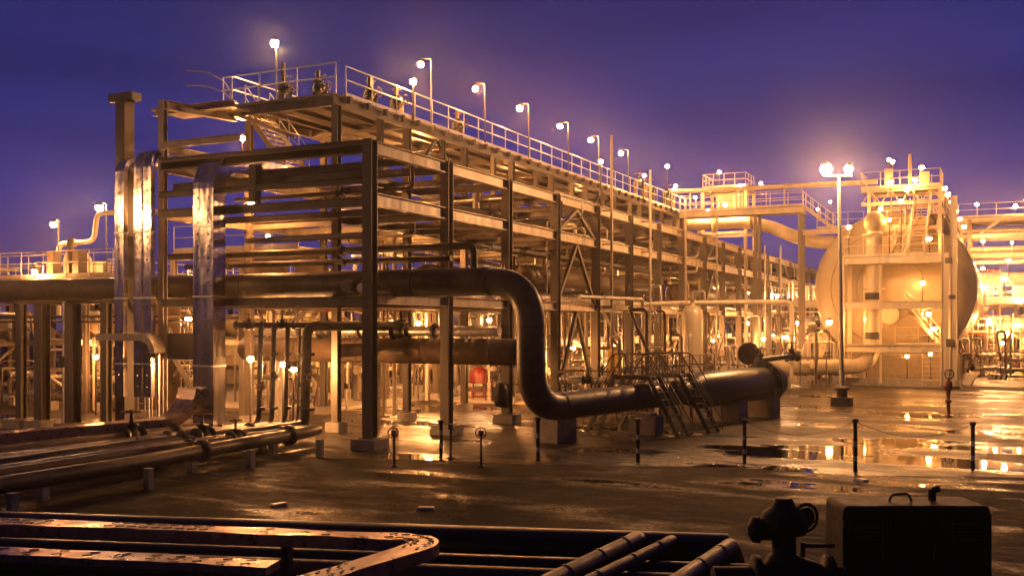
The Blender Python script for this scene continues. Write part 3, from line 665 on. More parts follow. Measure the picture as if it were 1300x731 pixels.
# ---------------------------------------------------------------- ground pipe bundle at left
bund = [((-1.35, -21.), (-1.3, -9), (-2.2, -.2), .2, .5, 'pipe_dark', 'nearest and thickest pipe of the ground bundle at the left'), ((-2.6, -21.), (-2.9, -9), (-2.9, .6), .13, .5, 'pipe_brown', 'second pipe of the ground bundle from the yard, slim and rusty'),
        ((-3.4, -21.), (-3.6, -9), (-3.5, 1.), .1, .5, 'clad', 'third pipe of the ground bundle, thin with a bright top'), ((-4.2, -21.), (-4.3, -9), (-4.3, .7), .16, .5, 'pipe_dark', 'fourth pipe of the ground bundle from the yard'),
        ((-5.2, -21.), (-5.4, -9), (-5.2, .3), .12, .5, 'clad', 'fifth pipe of the ground bundle, thin and grey'), ((-6.2, -21.), (-6.3, -9), (-6.2, -1), .18, .5, 'pipe_brown', 'farthest pipe of the ground bundle beside the low duct')]
for i, (a, b, c, r, z, m, l) in enumerate(bund):
    t = thing('ground_pipe', l, 'pipe', (b[0], b[1], 0), 'ground pipe bundle at the left')
    P = [(*a, z), (*b, z), (*c, z)]
    if i == 0: P += [(c[0] - .2, c[1] + .6, z)]
    MB().tube(bend(P, 2), r, 18).build('pipe_run', m, t)
    g = MB(); [flange(g, (b[0] + (c[0] - b[0]) * q, b[1] + (c[1] - b[1]) * q, z), (c[0] - b[0], c[1] - b[1], 0), r, .06) for q in (.35 + .06 * i, .85)]; g.build('flange', 'steel_dark', t)
    g = MB()
    for q in (-.7, -.2, .3, .75):
        px = b[0] + (c[0] - b[0]) * q if q > 0 else b[0] + (a[0] - b[0]) * -q; py = b[1] + (c[1] - b[1]) * q if q > 0 else b[1] + (a[1] - b[1]) * -q
        g.box((px, py, (z - r) / 2), (.2, .2, z - r))
    g.build('support', 'concrete', t)
    if i in (1, 3, 5): valve_parts(t, (b[0] + (c[0] - b[0]) * .62, b[1] + (c[1] - b[1]) * .62, z), (0, 1, 0), r * 1.1)
mk = [(-.3, -13.2), (-.55, -9.2), (-.75, -5.2), (-.6, -2.2)]
for i, (x, y) in enumerate(mk):
    g = MB(); g.box((x + .25, y, .24), (.17, .17, .48)); g.box((x + .25, y, .5), (.2, .2, .04)); tag(g.build('marker_post', 'concrete'), ORD[i].capitalize() + ' short pale marker post from the left along the thick ground pipe', 'marker post', 'marker posts along the ground pipe')

# ---------------------------------------------------------------- foreground tray loop and dark pipes
t = thing('cable_duct', 'long flat cable duct in the near left corner looping back at a rounded end', 'cable duct', (8, -17, 0))
P = bend([(-3, -19.6, 1.0), (5.04, -17.43, 1.0), (7.51, -16.72, 1.0), (11.62, -15.62, 1.0), (11.35, -18.4, 1.0), (10.9, -21, 1.0)], .75, 8)
Q = [P[0]]
for a, b in zip(P, P[1:]):
    n = max(1, int((b - a).length / .7)); Q += [a.lerp(b, k / n) for k in range(1, n + 1)]
def flat_duct(Q, w_, th, m, par):
    g = MB(); vs = []; fs = []; sl = MB()
    for i, p in enumerate(Q):
        d = (Q[min(i + 1, len(Q) - 1)] - Q[max(i - 1, 0)]).normalized(); n_ = d.cross(Vector((0, 0, 1))).normalized() * w_ / 2; h = Vector((0, 0, th / 2))
        j = rnd.uniform(-.012, .012); J = Vector((0, 0, j)); vs += [p - n_ - h, p + n_ - h, p + n_ + h - J, p - n_ + h + J]
        if i % 1 == 0 and 0 < i < len(Q) - 1:
            for q in (-.5, .5): 
                c = p + n_ * q + Vector((0, 0, th / 2 + .012)); sl.box(c, (.12, .035, .01), math.atan2(d.y, d.x) + .5)
    for i in range(len(Q) - 1):
        for k in range(4): fs.append((i * 4 + k, i * 4 + (k + 1) % 4, i * 4 + 4 + (k + 1) % 4, i * 4 + 4 + k))
    fs += [(3, 2, 1, 0), tuple(len(vs) - 4 + k for k in range(4))]
    g.addf(vs, fs); g.build('duct', m, par, extra=(sl, 'slot'))
flat_duct(Q, .42, .17, 'tray_dull', t)
g = MB()
for x, y in ((3, -17.98), (9.4, -16.2), (11.3, -17.9)): g.box((x, y, .46), (.12, .12, .92))
g.build('leg', 'steel_dark', t)
t = thing('cable_duct', 'shiny crumpled cable duct at the bottom left edge inside the loop', 'cable duct', (7, -18.7, 0))
P = [(1.5, -20.4, 1.0), (6.68, -18.69, 1.0), (8.81, -18.12, 1.0), (10.4, -17.75, 1.0)]; Q = []
for a, b in zip(P, P[1:]):
    a, b = Vector(a), Vector(b); n = 5; Q += [a.lerp(b, k / n) for k in range(n)]
Q.append(Vector(P[-1])); flat_duct(Q, .36, .1, 'tray_dull', t)
g = MB(); [g.box((x, y, .46), (.12, .12, .92)) for x, y in ((9.4, -18.0), (6, -18.95))]; g.build('leg', 'steel_dark', t)
fg = [((-4, -17.4), (14.6, -11.75), .34, .36, 'pipe_black', 'farthest and widest of the dark pipes crossing the near foreground'), ((-4, -18.6), (15.2, -12.8), .2, .3, 'pipe_black', 'second dark pipe crossing the near foreground'), ((-4, -19.3), (15.8, -13.4), .2, .3, 'pipe_dark', 'third dark pipe crossing the near foreground')]
for i, (a, b, r, z, m, l) in enumerate(fg):
    t = thing('ground_pipe', l, 'pipe', (a[0], a[1], 0), 'dark pipes crossing the near foreground')
    MB().tube([(*a, z), (*b, z)], r, 24).build('pipe_run', m, t)
    g = MB(); [g.box((a[0] + (b[0] - a[0]) * q, a[1] + (b[1] - a[1]) * q, .06), (.3, r * 2.4, .12), .3) for q in (.3, .55, .8, .95)]; g.build('sleeper', 'concrete', t)
for i, (a, b, r) in enumerate((((13.3, -12.75), (13.12, -16.5), .13), ((13.82, -12.6), (13.5, -16.5), .09), ((14.75, -12.6), (14.6, -16.5), .12))):
    t = thing('insulated_pipe', ['left and thicker of two rusty pipes climbing over the dark foreground pipes', 'right and thinner of two rusty pipes climbing over the dark foreground pipes', 'stout rusty pipe rising beside the dark foreground machine'][i], 'pipe', (*a, 0), 'rusty pipes at the bottom of the photo')
    MB().tube(bend([(a[0] + .02, a[1] + .9, .1), (a[0], a[1] + .5, .62), (a[0], a[1], .62), (b[0], b[1], .62)], .35, 8), r, 16).build('pipe_run', 'pipe_brown', t)
    g = MB(); [g.tube([(a[0] + (b[0] - a[0]) * q, a[1] + (b[1] - a[1]) * q, .62), (a[0] + (b[0] - a[0]) * (q + .015), a[1] + (b[1] - a[1]) * (q + .015), .62)], r + .012, 16) for q in (.05, .3, .6)]; g.build('band', 'steel_dark', t)

# ---------------------------------------------------------------- dark machine bottom right
gn = thing('generator', 'dark boxy diesel generator with rounded canopy edge in the bottom right corner', 'generator', (17.3, -15.2, 0))
c0 = Vector((16.66, -14.35, 0)); rz = R(25.8)
def gl(x, y, z): return (c0[0] + x * math.cos(rz) - y * math.sin(rz), c0[1] + x * math.sin(rz) + y * math.cos(rz), z)
def rbox(cx, cy, cz, sx, sy, sz, bev, m, par, name):
    g = MB(); n = 5; vs = []; prof = []
    for k, (qx, qz) in enumerate(((1, 1), (-1, 1), (-1, -1), (1, -1))):
        for j in range(n + 1):
            a = R(k * 90 + j * 90 / n); rr = bev if qz > 0 else .02
            prof.append((cx + qx * (sx / 2 - rr) + rr * math.cos(a), cz + qz * (sz / 2 - rr) + rr * math.sin(a)))
    m_ = len(prof)
    for y in (cy - sy / 2, cy + sy / 2): vs += [gl(x, y, z) for x, z in prof]
    fs = [(i, (i + 1) % m_, m_ + (i + 1) % m_, m_ + i) for i in range(m_)] + [tuple(range(m_)), tuple(range(2 * m_ - 1, m_ - 1, -1))]
    g.addf(vs, fs); return g.build(name, m, par)
rbox(.97, .3, 1.08, 1.86, .7, 1.28, .08, 'machine', gn, 'canopy')
rbox(.97, .3, .30, 1.98, .84, .22, .02, 'steel_dark', gn, 'skid')
for x in (.32, .97, 1.62):
    g = MB(); vs = [gl(x - .29, -.07, .6), gl(x + .29, -.07, .6), gl(x + .29, -.07, 1.62), gl(x - .29, -.07, 1.62), gl(x - .29, -.045, .6), gl(x + .29, -.045, .6), gl(x + .29, -.045, 1.62), gl(x - .29, -.045, 1.62)]
    g.addf(vs, [(0, 1, 2, 3), (0, 4, 5, 1), (1, 5, 6, 2), (2, 6, 7, 3), (3, 7, 4, 0)]); d_ = g.build('door', 'machine', gn)
    g = MB(); g.cyl(gl(x + .2, -.1, 1.05), gl(x + .2, -.1, 1.2), .012, 6); g.build('handle', 'chrome', d_)
for x in (.32, 1.62):
    g = MB(); [g.bar(gl(x - .2, -.085, z), gl(x + .2, -.085, z), .02, .018) for z in (1.3, 1.35, 1.4, 1.45, 1.5)]; g.bar(gl(x - .22, -.08, 1.4), gl(x - .2, -.08, 1.4), .03, .3); g.bar(gl(x + .2, -.08, 1.4), gl(x + .22, -.08, 1.4), .03, .3); g.build('vent', 'steel_dark', gn)
g = MB(); [g.cyl(gl(x, -.08, z), gl(x, -.08, z + .09), .014, 6) for x in (.04, .63, 1.28) for z in (.75, 1.45)]; g.build('hinge', 'steel_dark', gn)
g = MB(); g.cyl(gl(1.35, .4, 1.68), gl(1.35, .4, 1.86), .05, 10); g.cyl(gl(1.35, .4, 1.84), gl(1.44, .36, 1.88), .045, 10); g.build('exhaust', 'machine', gn)
g = MB(); g.tube(bend([gl(.75, .3, 1.7), gl(.78, .3, 1.8), gl(1.0, .3, 1.82), gl(1.05, .3, 1.7)], .08), .016, 6); g.build('lifting_eye', 'machine', gn)
g = MB(); [g.box(gl(x, y, .1), (.16, .16, .2)) for x in (.2, 1.75) for y in (.1, 1.1)]; g.build('foot', 'steel_dark', gn)
# actuated valve silhouette
av = thing('actuated_valve', 'dark bulky valve with gearbox and round handwheel left of the dark generator', 'valve', (15.6, -14.2, 0))
def al(x, y, z): x *= .8; y *= .8; z *= .94; q = Vector((16.08, -14.9, 0)); return (q[0] + x * math.cos(rz) - y * math.sin(rz), q[1] + x * math.sin(rz) + y * math.cos(rz), z)
g = MB(); d1 = Vector((math.cos(rz), math.sin(rz), 0)); d2 = Vector((-math.sin(rz), math.cos(rz), 0))
g.lathe(Vector(al(-.5, 0, .85)), d1, [(.2, 0), (.34, .02), (.34, .1), (.22, .12), (.3, .3), (.36, .5), (.3, .7), (.22, .9), (.34, .92), (.34, 1.0), (.2, 1.02)], 20); g.build('body', 'machine', av)
g = MB(); g.lathe(Vector(al(0, 0, 1.1)), (0, 0, 1), [(.24, 0), (.2, .1), (.15, .12), (.15, .35), (.27, .38), (.3, .48), (.28, .62), (.16, .7), (.1, .82)], 16); g.lathe(Vector(al(-.12, 0, 1.55)), d1 * -1, [(.13, 0), (.13, .2), (.17, .22), (.16, .3), (.04, .36)], 14); g.build('gearbox', 'machine', av)
g = MB(); c = Vector(al(.32, -.08, 1.72)); g.ring(c, d1 * .35 + d2 * -.9, .17, .022, 22, 6); [g.cyl(c, c + (Vector((0, 0, 1)) * math.cos(k * 1.57 + .4) + (d1 * .9 + d2 * .35) * math.sin(k * 1.57 + .4)) * .17, .012, 6) for k in range(4)]
g.lathe(c, d1 * .35 + d2 * -.9, [(.13, -.02), (.13, .01)], 20, False); g.cyl(c, Vector(al(.02, 0, 1.6)), .03, 8); g.build('handwheel', 'machine', av)
g = MB(); g.cyl(al(-1.1, 0, .85), al(-.5, 0, .85), .2, 18); g.cyl(al(.5, 0, .85), al(.95, 0, .85), .2, 18); g.box(al(0, 0, .25), (.5, .4, .5), rz); g.cyl(al(.35, .2, 0), al(.35, .2, 1.35), .03, 8); g.cyl(al(.35, .2, 1.3), al(.85, .2, 1.3), .025, 8); g.build('stub_pipes', 'machine', av)

# ---------------------------------------------------------------- bollards with chains, small valves
bol = [(3.07, -.74, 1.15), (6.1, -.28, 1.3), (8.87, .67, 1.3), (11.71, 1.85, 1.3), (14.82, 1.57, 1.45), (17.72, 3.14, 1.35)]
bl = ['leftmost bollard, beside the footing of the second rack column', 'bollard in front of the concrete block under the pipe elbow', 'bollard below the pipe stile', 'bollard in front of the end of the black barrel', 'bollard in front of the bright puddle, second from the right', 'rightmost bollard standing by the wide puddle']
for (x, y, h), l in zip(bol, bl):
    t = thing('bollard', 'Dark banded ' + l, 'bollard', (x, y, 0), 'banded bollards along the apron edge')
    MB().lathe((x, y, 0), (0, 0, 1), [(.055, 0), (.055, h - .1), (.09, h - .1), (.09, h - .03), (.05, h), (.01, h)], 14).build('post', 'valve_black', t)
    g = MB(); [g.lathe((x, y, z), (0, 0, 1), [(.056, 0), (.058, .005), (.058, .13), (.056, .135)], 14) for z in (.28, .68)]; g.build('band', 'white_band', t)
for i, (a, b) in list(enumerate(zip(bol[1:], bol[2:])))[2:]:
    g = MB(); P = []
    for k in range(17): q = k / 16; P.append((a[0] + (b[0] - a[0]) * q, a[1] + (b[1] - a[1]) * q, (a[2] - .08) * (1 - q) + (b[2] - .08) * q - .38 * 4 * q * (1 - q)))
    g.tube(P, .008, 5); tag(g.build('chain', 'valve_black'), 'thin sagging chain between the %s and %s bollards from the left' % (ORD[i + 1], ORD[i + 2]), 'chain', 'chains between the bollards')
for i, (x, y, h) in enumerate(((2.91, -3.14, .95), (5.14, -2.07, .95), (3.5, -.9, .95))):
    t = thing('valve_post', ['small red handwheel valve post right of the first rack column', 'small handwheel valve post in front of the third rack column', 'slim valve post beside the leftmost bollard'][i], 'valve post', (x, y, 0), 'small valve posts in the yard')
    g = MB(); g.cyl((x, y, 0), (x, y, h), .035, 8); g.lathe((x, y, 0), (0, 0, 1), [(.1, 0), (.1, .03), (.05, .05)], 12); g.box((x, y, h), (.12, .1, .16)); g.build('post', 'valve_black', t)
    if i < 2:
        g = MB(); c = Vector((x + .04, y - .1, h + .02)); u = Vector((.43, -.9, 0)); g.ring(c, u, .15, .018, 18, 6); g.cyl(c, c - u * .12, .02, 6); s2 = Vector((.9, .43, 0))
        [g.cyl(c, c + (Vector((0, 0, 1)) * math.cos(k * 2.09) + s2 * math.sin(k * 2.09)) * .15, .011, 5) for k in range(3)]; g.build('handwheel', 'valve_red', t)
# post indicator hydrant at right
x, y = 16.22, 21.29
t = thing('hydrant_post', 'tall red hydrant valve post with open handwheel on the wet apron at the right', 'hydrant', (x, y, 0))
MB().lathe((x, y, 0), (0, 0, 1), [(.2, 0), (.2, .04), (.08, .05), (.08, .6), (.14, .62), (.14, .7), (.08, .72), (.1, 1.1), (.16, 1.15), (.16, 1.5), (.07, 1.55), (.05, 1.7)], 16).build('barrel', 'valve_red', t)
g = MB(); u = Vector((.43, -.9, 0)); c = Vector((x, y, 1.85)) + u * .1; g.ring(c, u, .2, .03, 20, 6); s2 = Vector((.9, .43, 0)); [g.cyl(c, c + (Vector((0, 0, 1)) * math.cos(k * 1.57) + s2 * math.sin(k * 1.57)) * .2, .015, 5) for k in range(4)]; g.build('handwheel', 'valve_black', t)
g = MB(); g.cyl(Vector((x, y, 1.25)), Vector((x, y, 1.25)) + s2 * .5, .06, 10); g.cyl(Vector((x, y, 1.25)), Vector((x, y, 1.25)) - s2 * .2, .08, 10); g.build('outlet', 'valve_red', t)
# small things near the rack
g = MB(); g.box((-1.6, 27.5, 1.85), (.95, .08, 1.55), .0); g.box((-1.6, 27.54, .55), (.06, .06, 1.1)); tag(g.build('sign_board', 'yellow'), 'plain yellow notice board standing under the rack by the brace', 'sign board')
t = thing('fire_monitor', 'red rounded hose station with open frame on the wet ground inside the rack', 'hose station', (-6.2, 19.5, 0))
c = Vector((-6.2, 19.5, 0)); g = MB(); g.lathe(c + Vector((0, 0, 1.05)), (0, 0, 1), [(.5, 0), (.5, .35), (.42, .6), (.2, .78), (.05, .82)], 20); g.build('hood', 'red_paint', t)
g = MB(); [g.bar(c + Vector((a, b, .14)), c + Vector((a, b, 1.4)), .05, .05) for a in (-.55, .55) for b in (-.35, .35)]; [g.bar(c + Vector((-.55, b, z)), c + Vector((.55, b, z)), .05, .05) for b in (-.35, .35) for z in (.3, .6, 1.05)]; g.build('frame', 'red_paint', t)
g = MB(); c = Vector((-.1, 9.72, 1.15)); g.lathe(c + Vector((0, 0, -.5)), (0, 0, 1), [(.02, 0), (.26, .05), (.3, .3), (.3, .75), (.2, .98), (.02, 1.02)], 14); g.box(c + Vector((-.25, .0, .05)), (.2, .3, .6)); tag(g.build('hose_cabinet', 'valve_black'), 'dark rounded hose cabinet strapped to the third rack column', 'cabinet')
# striped kerb blocks at far right
for i, (x, y) in enumerate(((17.9, 52.5), (18.4, 60.5))):
    t = thing('barrier_block', ['nearer', 'farther'][i] + ' low barrier block with black and white slanted stripes at the far right', 'barrier', (x, y, 0), 'striped barrier blocks')
    MB().box((x, y, .35 + .15 * i), (1.25, .35, .4), .02).build('block', 'white', t)
    g = MB()
    for k in range(4):
        q = x - .5 + k * .32; g.addf([(q, y - .182, .16 + .15 * i), (q + .14, y - .182, .16 + .15 * i), (q + .24, y - .182, .54 + .15 * i), (q + .1, y - .182, .54 + .15 * i)], [(0, 1, 2, 3)])
    g.build('stripes', 'valve_black', t)

# ---------------------------------------------------------------- horizontal vessel and its platform
VX, VZ, VR, VY = 11.35, 6.6, 5.35, 48.6
vs_ = thing('storage_vessel', 'huge cream horizontal pressure vessel with domed end lit golden behind the platform', 'vessel', (VX, VY, 0))
prof = [(VR * math.sin(R(a)), -2.4 * math.cos(R(a))) for a in range(0, 91, 6)] + [(VR, 8), (VR, 16), (VR, 24), (VR, 32)] + [(VR * math.cos(R(a)), 32 + 2.4 * math.sin(R(a))) for a in range(10, 91, 10)]
MB().lathe((VX, VY, VZ), (0, 1, 0), prof, 72).build('shell', 'vessel', vs_)
g = MB()
for y in (.0, 4, 8, 12, 16, 20, 24, 28): g.tube([(VX, VY + y - .02, VZ), (VX, VY + y + .02, VZ)], VR + .012, 72)
for rr, tt in ((2.2, -2.18), (4.0, -1.6)): g.ring((VX, VY + tt, VZ), (0, 1, 0), rr, .02, 60, 4)
g.build('weld_seams', 'pipe_brown', vs_)
g = MB()
for y in (3, 13, 23): g.box((VX, VY + y, .9), (8.6, .7, 1.8)); g.box((VX, VY + y, 2.2), (6.4, .5, 1.0))
g.build('saddle', 'concrete', vs_)
g = MB(); g.lathe((VX, VY - 2.3, VZ - 1.9), (0, -1, 0), [(.42, -.4), (.42, .2), (.6, .2), (.6, .36), (.1, .38)], 24, False); g.build('manway', 'steel_light', vs_)
g = MB(); g.box((12.4, 46.9, 1.05), (6.6, .3, 2.1)); 
for k in range(9): g.box((9.35 + k * .76, 46.72, 1.05), (.05, .06, 2.05))
tag(g.build('retaining_wall', 'concrete'), 'low panelled wall under the domed end of the big vessel', 'wall')
# platform frame
FX0, FX1, FY0, FY1 = 8.75, 15.0, 42.7, 46.0
pf = thing('access_platform', 'three storey cream steel access platform with railings in front of the big vessel', 'platform', (12, 42.7, 0))
for x, w_ in ((FX0, .26), (FX1, .42), (15.5, .4)):
    g = MB(); g.ibeam((x, FY0, .2), (x, FY0, 8.6 if x < 15.2 else 12.2), w_, w_, up=(1, 0, 0)); g.build('column', 'frame_white', pf)
for x in (FX0, FX1): 
    g = MB(); g.ibeam((x, FY1, .2), (x, FY1, 8.4), .25, .25, up=(1, 0, 0)); g.build('column', 'frame_white', pf)
for z in (8.25, 5.3, 2.5):
    g = MB(); g.ibeam((FX0 + .1, FY0, z), (FX1 - .2, FY0, z), .46, .28); g.ibeam((FX0 + .1, FY1, z), (FX1 - .2, FY1, z), .3, .2)
    for x in (FX0, FX1): g.ibeam((x, FY0 + .1, z), (x, FY1 - .1, z), .3, .2)
    g.build('beam', 'frame_white', pf)
    if z != 5.3:
        g = MB(); g.box(((FX0 + FX1) / 2, (FY0 + FY1) / 2 + 0.2, z + .24), (FX1 - FX0 - .3, FY1 - FY0 - .3, .05)); g.build('deck', 'grating', pf)
rail([(FX0 + .1, FY0), (FX1 - .1, FY0)], 8.5, 1.3, 1.3).build('handrail', 'frame_white', pf)
rail([(12.0, FY0 + .1), (FX1 - .2, FY0 + .1)], 2.75, 1.2, 1.15).build('handrail', 'frame_white', pf)
g = MB(); g.ibeam((11.1, FY0 + .2, .2), (11.1, FY0 + .2, 8.0), .14, .14); g.ibeam((9.75, FY1, .2), (9.75, FY1, 8), .18, .18); g.build('post', 'frame_white', pf)
g = MB(); ladder(g, (14.2, FY0 - .1, .2), 2.6, 1.1); g.build('ladder', 'frame_white', pf)
g = MB(); g.box((15.3, 42.6, 2.9), (.5, .3, .5)); g.box((15.4, 42.6, 5.8), (.4, .3, .25)); g.box((15.2, 42.6, 8.1), (.4, .3, .35)); g.build('cable_bracket', 'steel_dark', pf)
stairs('stairs', 'cream stair rising behind the middle level of the vessel platform', (14.6, 44.4, 2.8), (12.4, 44.4, 5.4), .9)
# tower on top
tw = thing('stair_tower', 'cream braced tower with railed top platform above the domed vessel', 'tower', (11.9, 46, 0))
TX0, TX1, TY0, TY1, TZ = 10.2, 14.6, 44.4, 47.6, 13.0
g = MB()
for x in (TX0, TX1):
    for y in (TY0, TY1): g.ibeam((x, y, 8.4), (x, y, TZ), .2, .2)
g.build('column', 'steel_light', tw)
g = MB()
for z in (TZ, TZ - .9, 10.4):
    g.ibeam((TX0 - (.5 if z > 12 else 0), TY0, z), (TX1, TY0, z), .24, .16); g.ibeam((TX0, TY1, z), (TX1, TY1, z), .24, .16)
    for x in (TX0, TX1): g.ibeam((x, TY0, z), (x, TY1, z), .24, .16)
for k in range(4):
    a = TX0 - .5 + k * 1.25; g.bar((a, TY0, TZ - .9), (a + .62, TY0, TZ), .06, .06); g.bar((a + .62, TY0, TZ), (a + 1.25, TY0, TZ - .9), .06, .06)
g.bar((TX0, TY0, 10.5), (TX0 + .9, TY0, TZ - 1), .08, .08); g.build('beams', 'steel_light', tw)
MB().box(((TX0 + TX1) / 2 - .2, (TY0 + TY1) / 2, TZ + .12), (TX1 - TX0 + .7, TY1 - TY0, .06)).build('deck', 'grating', tw)
rail([(TX0 - .5, TY1), (TX0 - .5, TY0), (TX1, TY0), (TX1, TY1)], TZ + .15, 1.1, 1.1).build('handrail', 'steel_light', tw)
rail([(TX0, TY0), (12.5, TY0)], 10.5, 1.0, 1.1).build('handrail', 'steel_light', tw)
g = MB(); g.box((11.4, 45, TZ + .8), (.5, .5, 1.3)); g.cyl((12.7, 45.2, TZ), (12.7, 45.2, TZ + 2.4), .12, 10); g.box((13.6, 45.5, TZ + .7), (.6, .6, 1)); g.build('equipment', 'steel_light', tw)
stairs('stairs', 'steep bright stair climbing up the dome to the tower platform', (13.3, 42.6, 8.5), (13.5, 46.2, 13.1), 1.0)
stairs('stairs', 'second bright stair beside the golden dome leaning to the right', (12.0, 43.4, 8.5), (13.0, 46.2, 11.6), .8)
# vessel top walkway with lamps
wk = thing('vessel_walkway', 'railed walkway receding along the top right of the big vessel', 'walkway', (14.5, 60, 0))
g = MB(); g.box((14.4, 62, 11.35), (1.1, 34, .06)); g.ibeam((14.0, 45, 11.2), (14.0, 79, 11.2), .25, .15); g.ibeam((14.8, 45, 11.2), (14.8, 79, 11.2), .25, .15); g.build('deck', 'steel_light', wk)
g = MB(); [g.ibeam((14.4, 46 + 4 * k, 10.2), (14.4, 46 + 4 * k, 11.15), .2, .2) for k in range(9)]; g.build('post', 'steel_light', wk)
rail([(14.95, 45), (14.95, 79)], 11.38, 1.5, 1.1).build('handrail', 'steel_light', wk); rail([(13.9, 45), (13.9, 79)], 11.38, 1.5, 1.1).build('handrail', 'steel_light', wk)
# outlet pipe curving from the dome down and left
t = thing('outlet_pipe', 'thick cream pipe dropping beside the vessel dome and curving left along the ground', 'pipe', (10.6, 43.8, 0))
OP = bend([(10.66, 43.6, 10.2), (10.6, 43.6, 9.2), (10.55, 43.5, 1.3), (6.5, 40.0, 1.3), (1.6, 33.6, 1.3)], 1.6, 10)
MB().tube(OP, .5, 28).build('pipe_run', 'pipe_cream', t); g = MB(); [g.tube([(10.55, 43.5, z), (10.55, 43.5, z + .45)], .515, 28) for z in (3.1, 5.7)]; [g.tube([OP[-1].lerp(OP[-2], q), OP[-1].lerp(OP[-2], q + .01)], .515, 28) for q in (.3, .7)]; g.build('band', 'steel_dark', t)
MB().sphere((10.66, 43.6, 10.8), .72, 24, 16).build('pulsation_bottle', 'vessel', t)
g = MB(); flange(g, (10.55, 43.9, 6.4), (0, 0, 1), .46); flange(g, (10.55, 43.9, 3.9), (0, 0, 1), .46); g.lathe((10.63, 43.6, 9.9), (0, 0, 1), [(.75, 0), (.75, .12), (.5, .13)], 24, False); g.build('flange', 'steel_light', t)
g = MB(); [g.box((x, y, .4), (.9, .4, .8), .7) for x, y in ((8.5, 41.9), (5.6, 38.9), (3.2, 35.7))]; g.build('saddle', 'concrete', t)

# ---------------------------------------------------------------- bridge between rack and vessel
br = thing('pipe_bridge', 'high pipe bridge with railed walkway linking the rack to the big vessel', 'bridge', (3, 49, 0))
g = MB()
for y in (48.2, 49.6): g.ibeam((-4, y, 12.4), (5.2, y, 12.4), .4, .2)
g.build('girder', 'steel_light', br); MB().box((.6, 48.9, 12.65), (9.2, 1.4, .05)).build('deck', 'grating', br)
rail([(-4, 48.2), (5.2, 48.2)], 12.68, 1.3, 1.15).build('handrail', 'steel_light', br); rail([(-4, 49.6), (5.2, 49.6)], 12.68, 1.3, 1.15).build('handrail', 'steel_light', br)
g = MB()
for x in (1.8, 5.0): [g.ibeam((x, y, .2), (x, y, 12.2), .22, .22) for y in (48.2, 49.6)]
g.build('leg', 'steel', br)
g = MB(); g.ibeam((5.2, 48.2, 10.7), (9.5, 48.2, 10.7), .3, .2); g.box((7.3, 48.9, 10.9), (4.4, 1.4, .05)); g.build('lower_landing', 'steel_light', br)
rail([(6.2, 48.2), (9.4, 48.2)], 10.95, 1.2, 1.1).build('handrail', 'steel_light', br)
stairs('stairs', 'stair stepping down at the right end of the high pipe bridge', (7.3, 48.9, 10.95), (5.2, 48.9, 12.68), .9)
t = thing('pipe', 'long straight cream pipe crossing high above the bridge to the tower', 'pipe', (3, 47.6, 14), None)
MB().tube([(-4.5, 47.6, 14.15), (10.4, 47.6, 14.0)], .17, 14).build('pipe_run', 'pipe_cream', t); g = MB(); [g.bar((x, 47.6, 12.6), (x, 47.6, 14.0), .1, .1) for x in (-3, .5, 4)]; g.build('hanger', 'steel_light', t)
t = thing('pipe', 'fat cream pipe bending down beneath the high bridge', 'pipe', (0, 50, 11)); MB().tube(bend([(-6, 50.6, 11.9), (1.6, 50.6, 11.9), (5.2, 50.6, 10.1), (12, 50.6, 10.1)], 2.2, 10), .48, 24).build('pipe_run', 'pipe_cream', t)
g = MB(); flange(g, (-2, 50.6, 11.9), (1, 0, 0), .5); flange(g, (1.0, 50.6, 11.9), (1, 0, 0), .5); g.build('flange', 'steel_light', t)
# crow's nest tower at bridge left end
cn = thing('lookout_tower', 'small square railed tower with bright lamps where bridge meets the rack', 'tower', (-2, 56, 0))
g = MB(); [g.ibeam((x, y, .2), (x, y, 15.0), .22, .22) for x in (-3.9, -.4) for y in (54.5, 57.5)]; g.build('column', 'steel_light', cn)
g = MB()
for z in (11.5, 13.2, 15.0):
    for y in (54.5, 57.5): g.ibeam((-3.9, y, z), (-.4, y, z), .22, .15)
    for x in (-3.9, -.4): g.ibeam((x, 54.5, z), (x, 57.5, z), .22, .15)
g.build('beam', 'steel_light', cn)
g = MB(); g.box((-2.15, 56, 15.15), (3.6, 3.1, .06)); g.box((-2.15, 56, 13.3), (3.6, 3.1, .06)); g.box((-2.0, 56.4, 14.1), (2.2, 1.6, 1.5)); g.build('deck', 'steel_light', cn)
rail([(-3.9, 57.5), (-3.9, 54.5), (-.4, 54.5), (-.4, 57.5)], 15.2, .9, 1.1).build('handrail', 'steel_light', cn); rail([(-3.9, 54.4), (-.4, 54.4)], 13.35, .9, 1.1).build('handrail', 'steel_light', cn)
# small vertical vessel with its pipe loop
t = thing('drum', 'small upright cream drum with domed top standing in front of the rack', 'drum', (2.8, 29, 0))
MB().lathe((2.6, 28.5, .5), (0, 0, 1), [(.5, 0), (.58, .3), (.58, 4.1), (.5, 4.4), (.3, 4.6), (.12, 4.66), (.12, 4.9), (.2, 4.9), (.2, 5.0)], 28).build('shell', 'pipe_cream', t)
g = MB(); g.lathe((2.6, 28.5, 0), (0, 0, 1), [(.62, 0), (.6, .5)], 20); g.build('skirt', 'steel', t)
MB().tube(bend([(2.6, 28.5, 5.45), (2.6, 28.5, 5.9), (3.3, 28.5, 5.9), (3.3, 28.5, 5.35)], .12), .06, 8).build('vent', 'steel_light', t)
t = thing('pipe', 'slim cream pipe running level from the upright drum then dropping at the right', 'pipe', (4.5, 33, 5)); MB().tube(bend([(-.3, 26.2, 5.15), (2.0, 29.3, 5.3), (7.1, 33.8, 5.4), (7.1, 33.8, 1.0)], .5), .13, 14).build('pipe_run', 'pipe_cream', t)
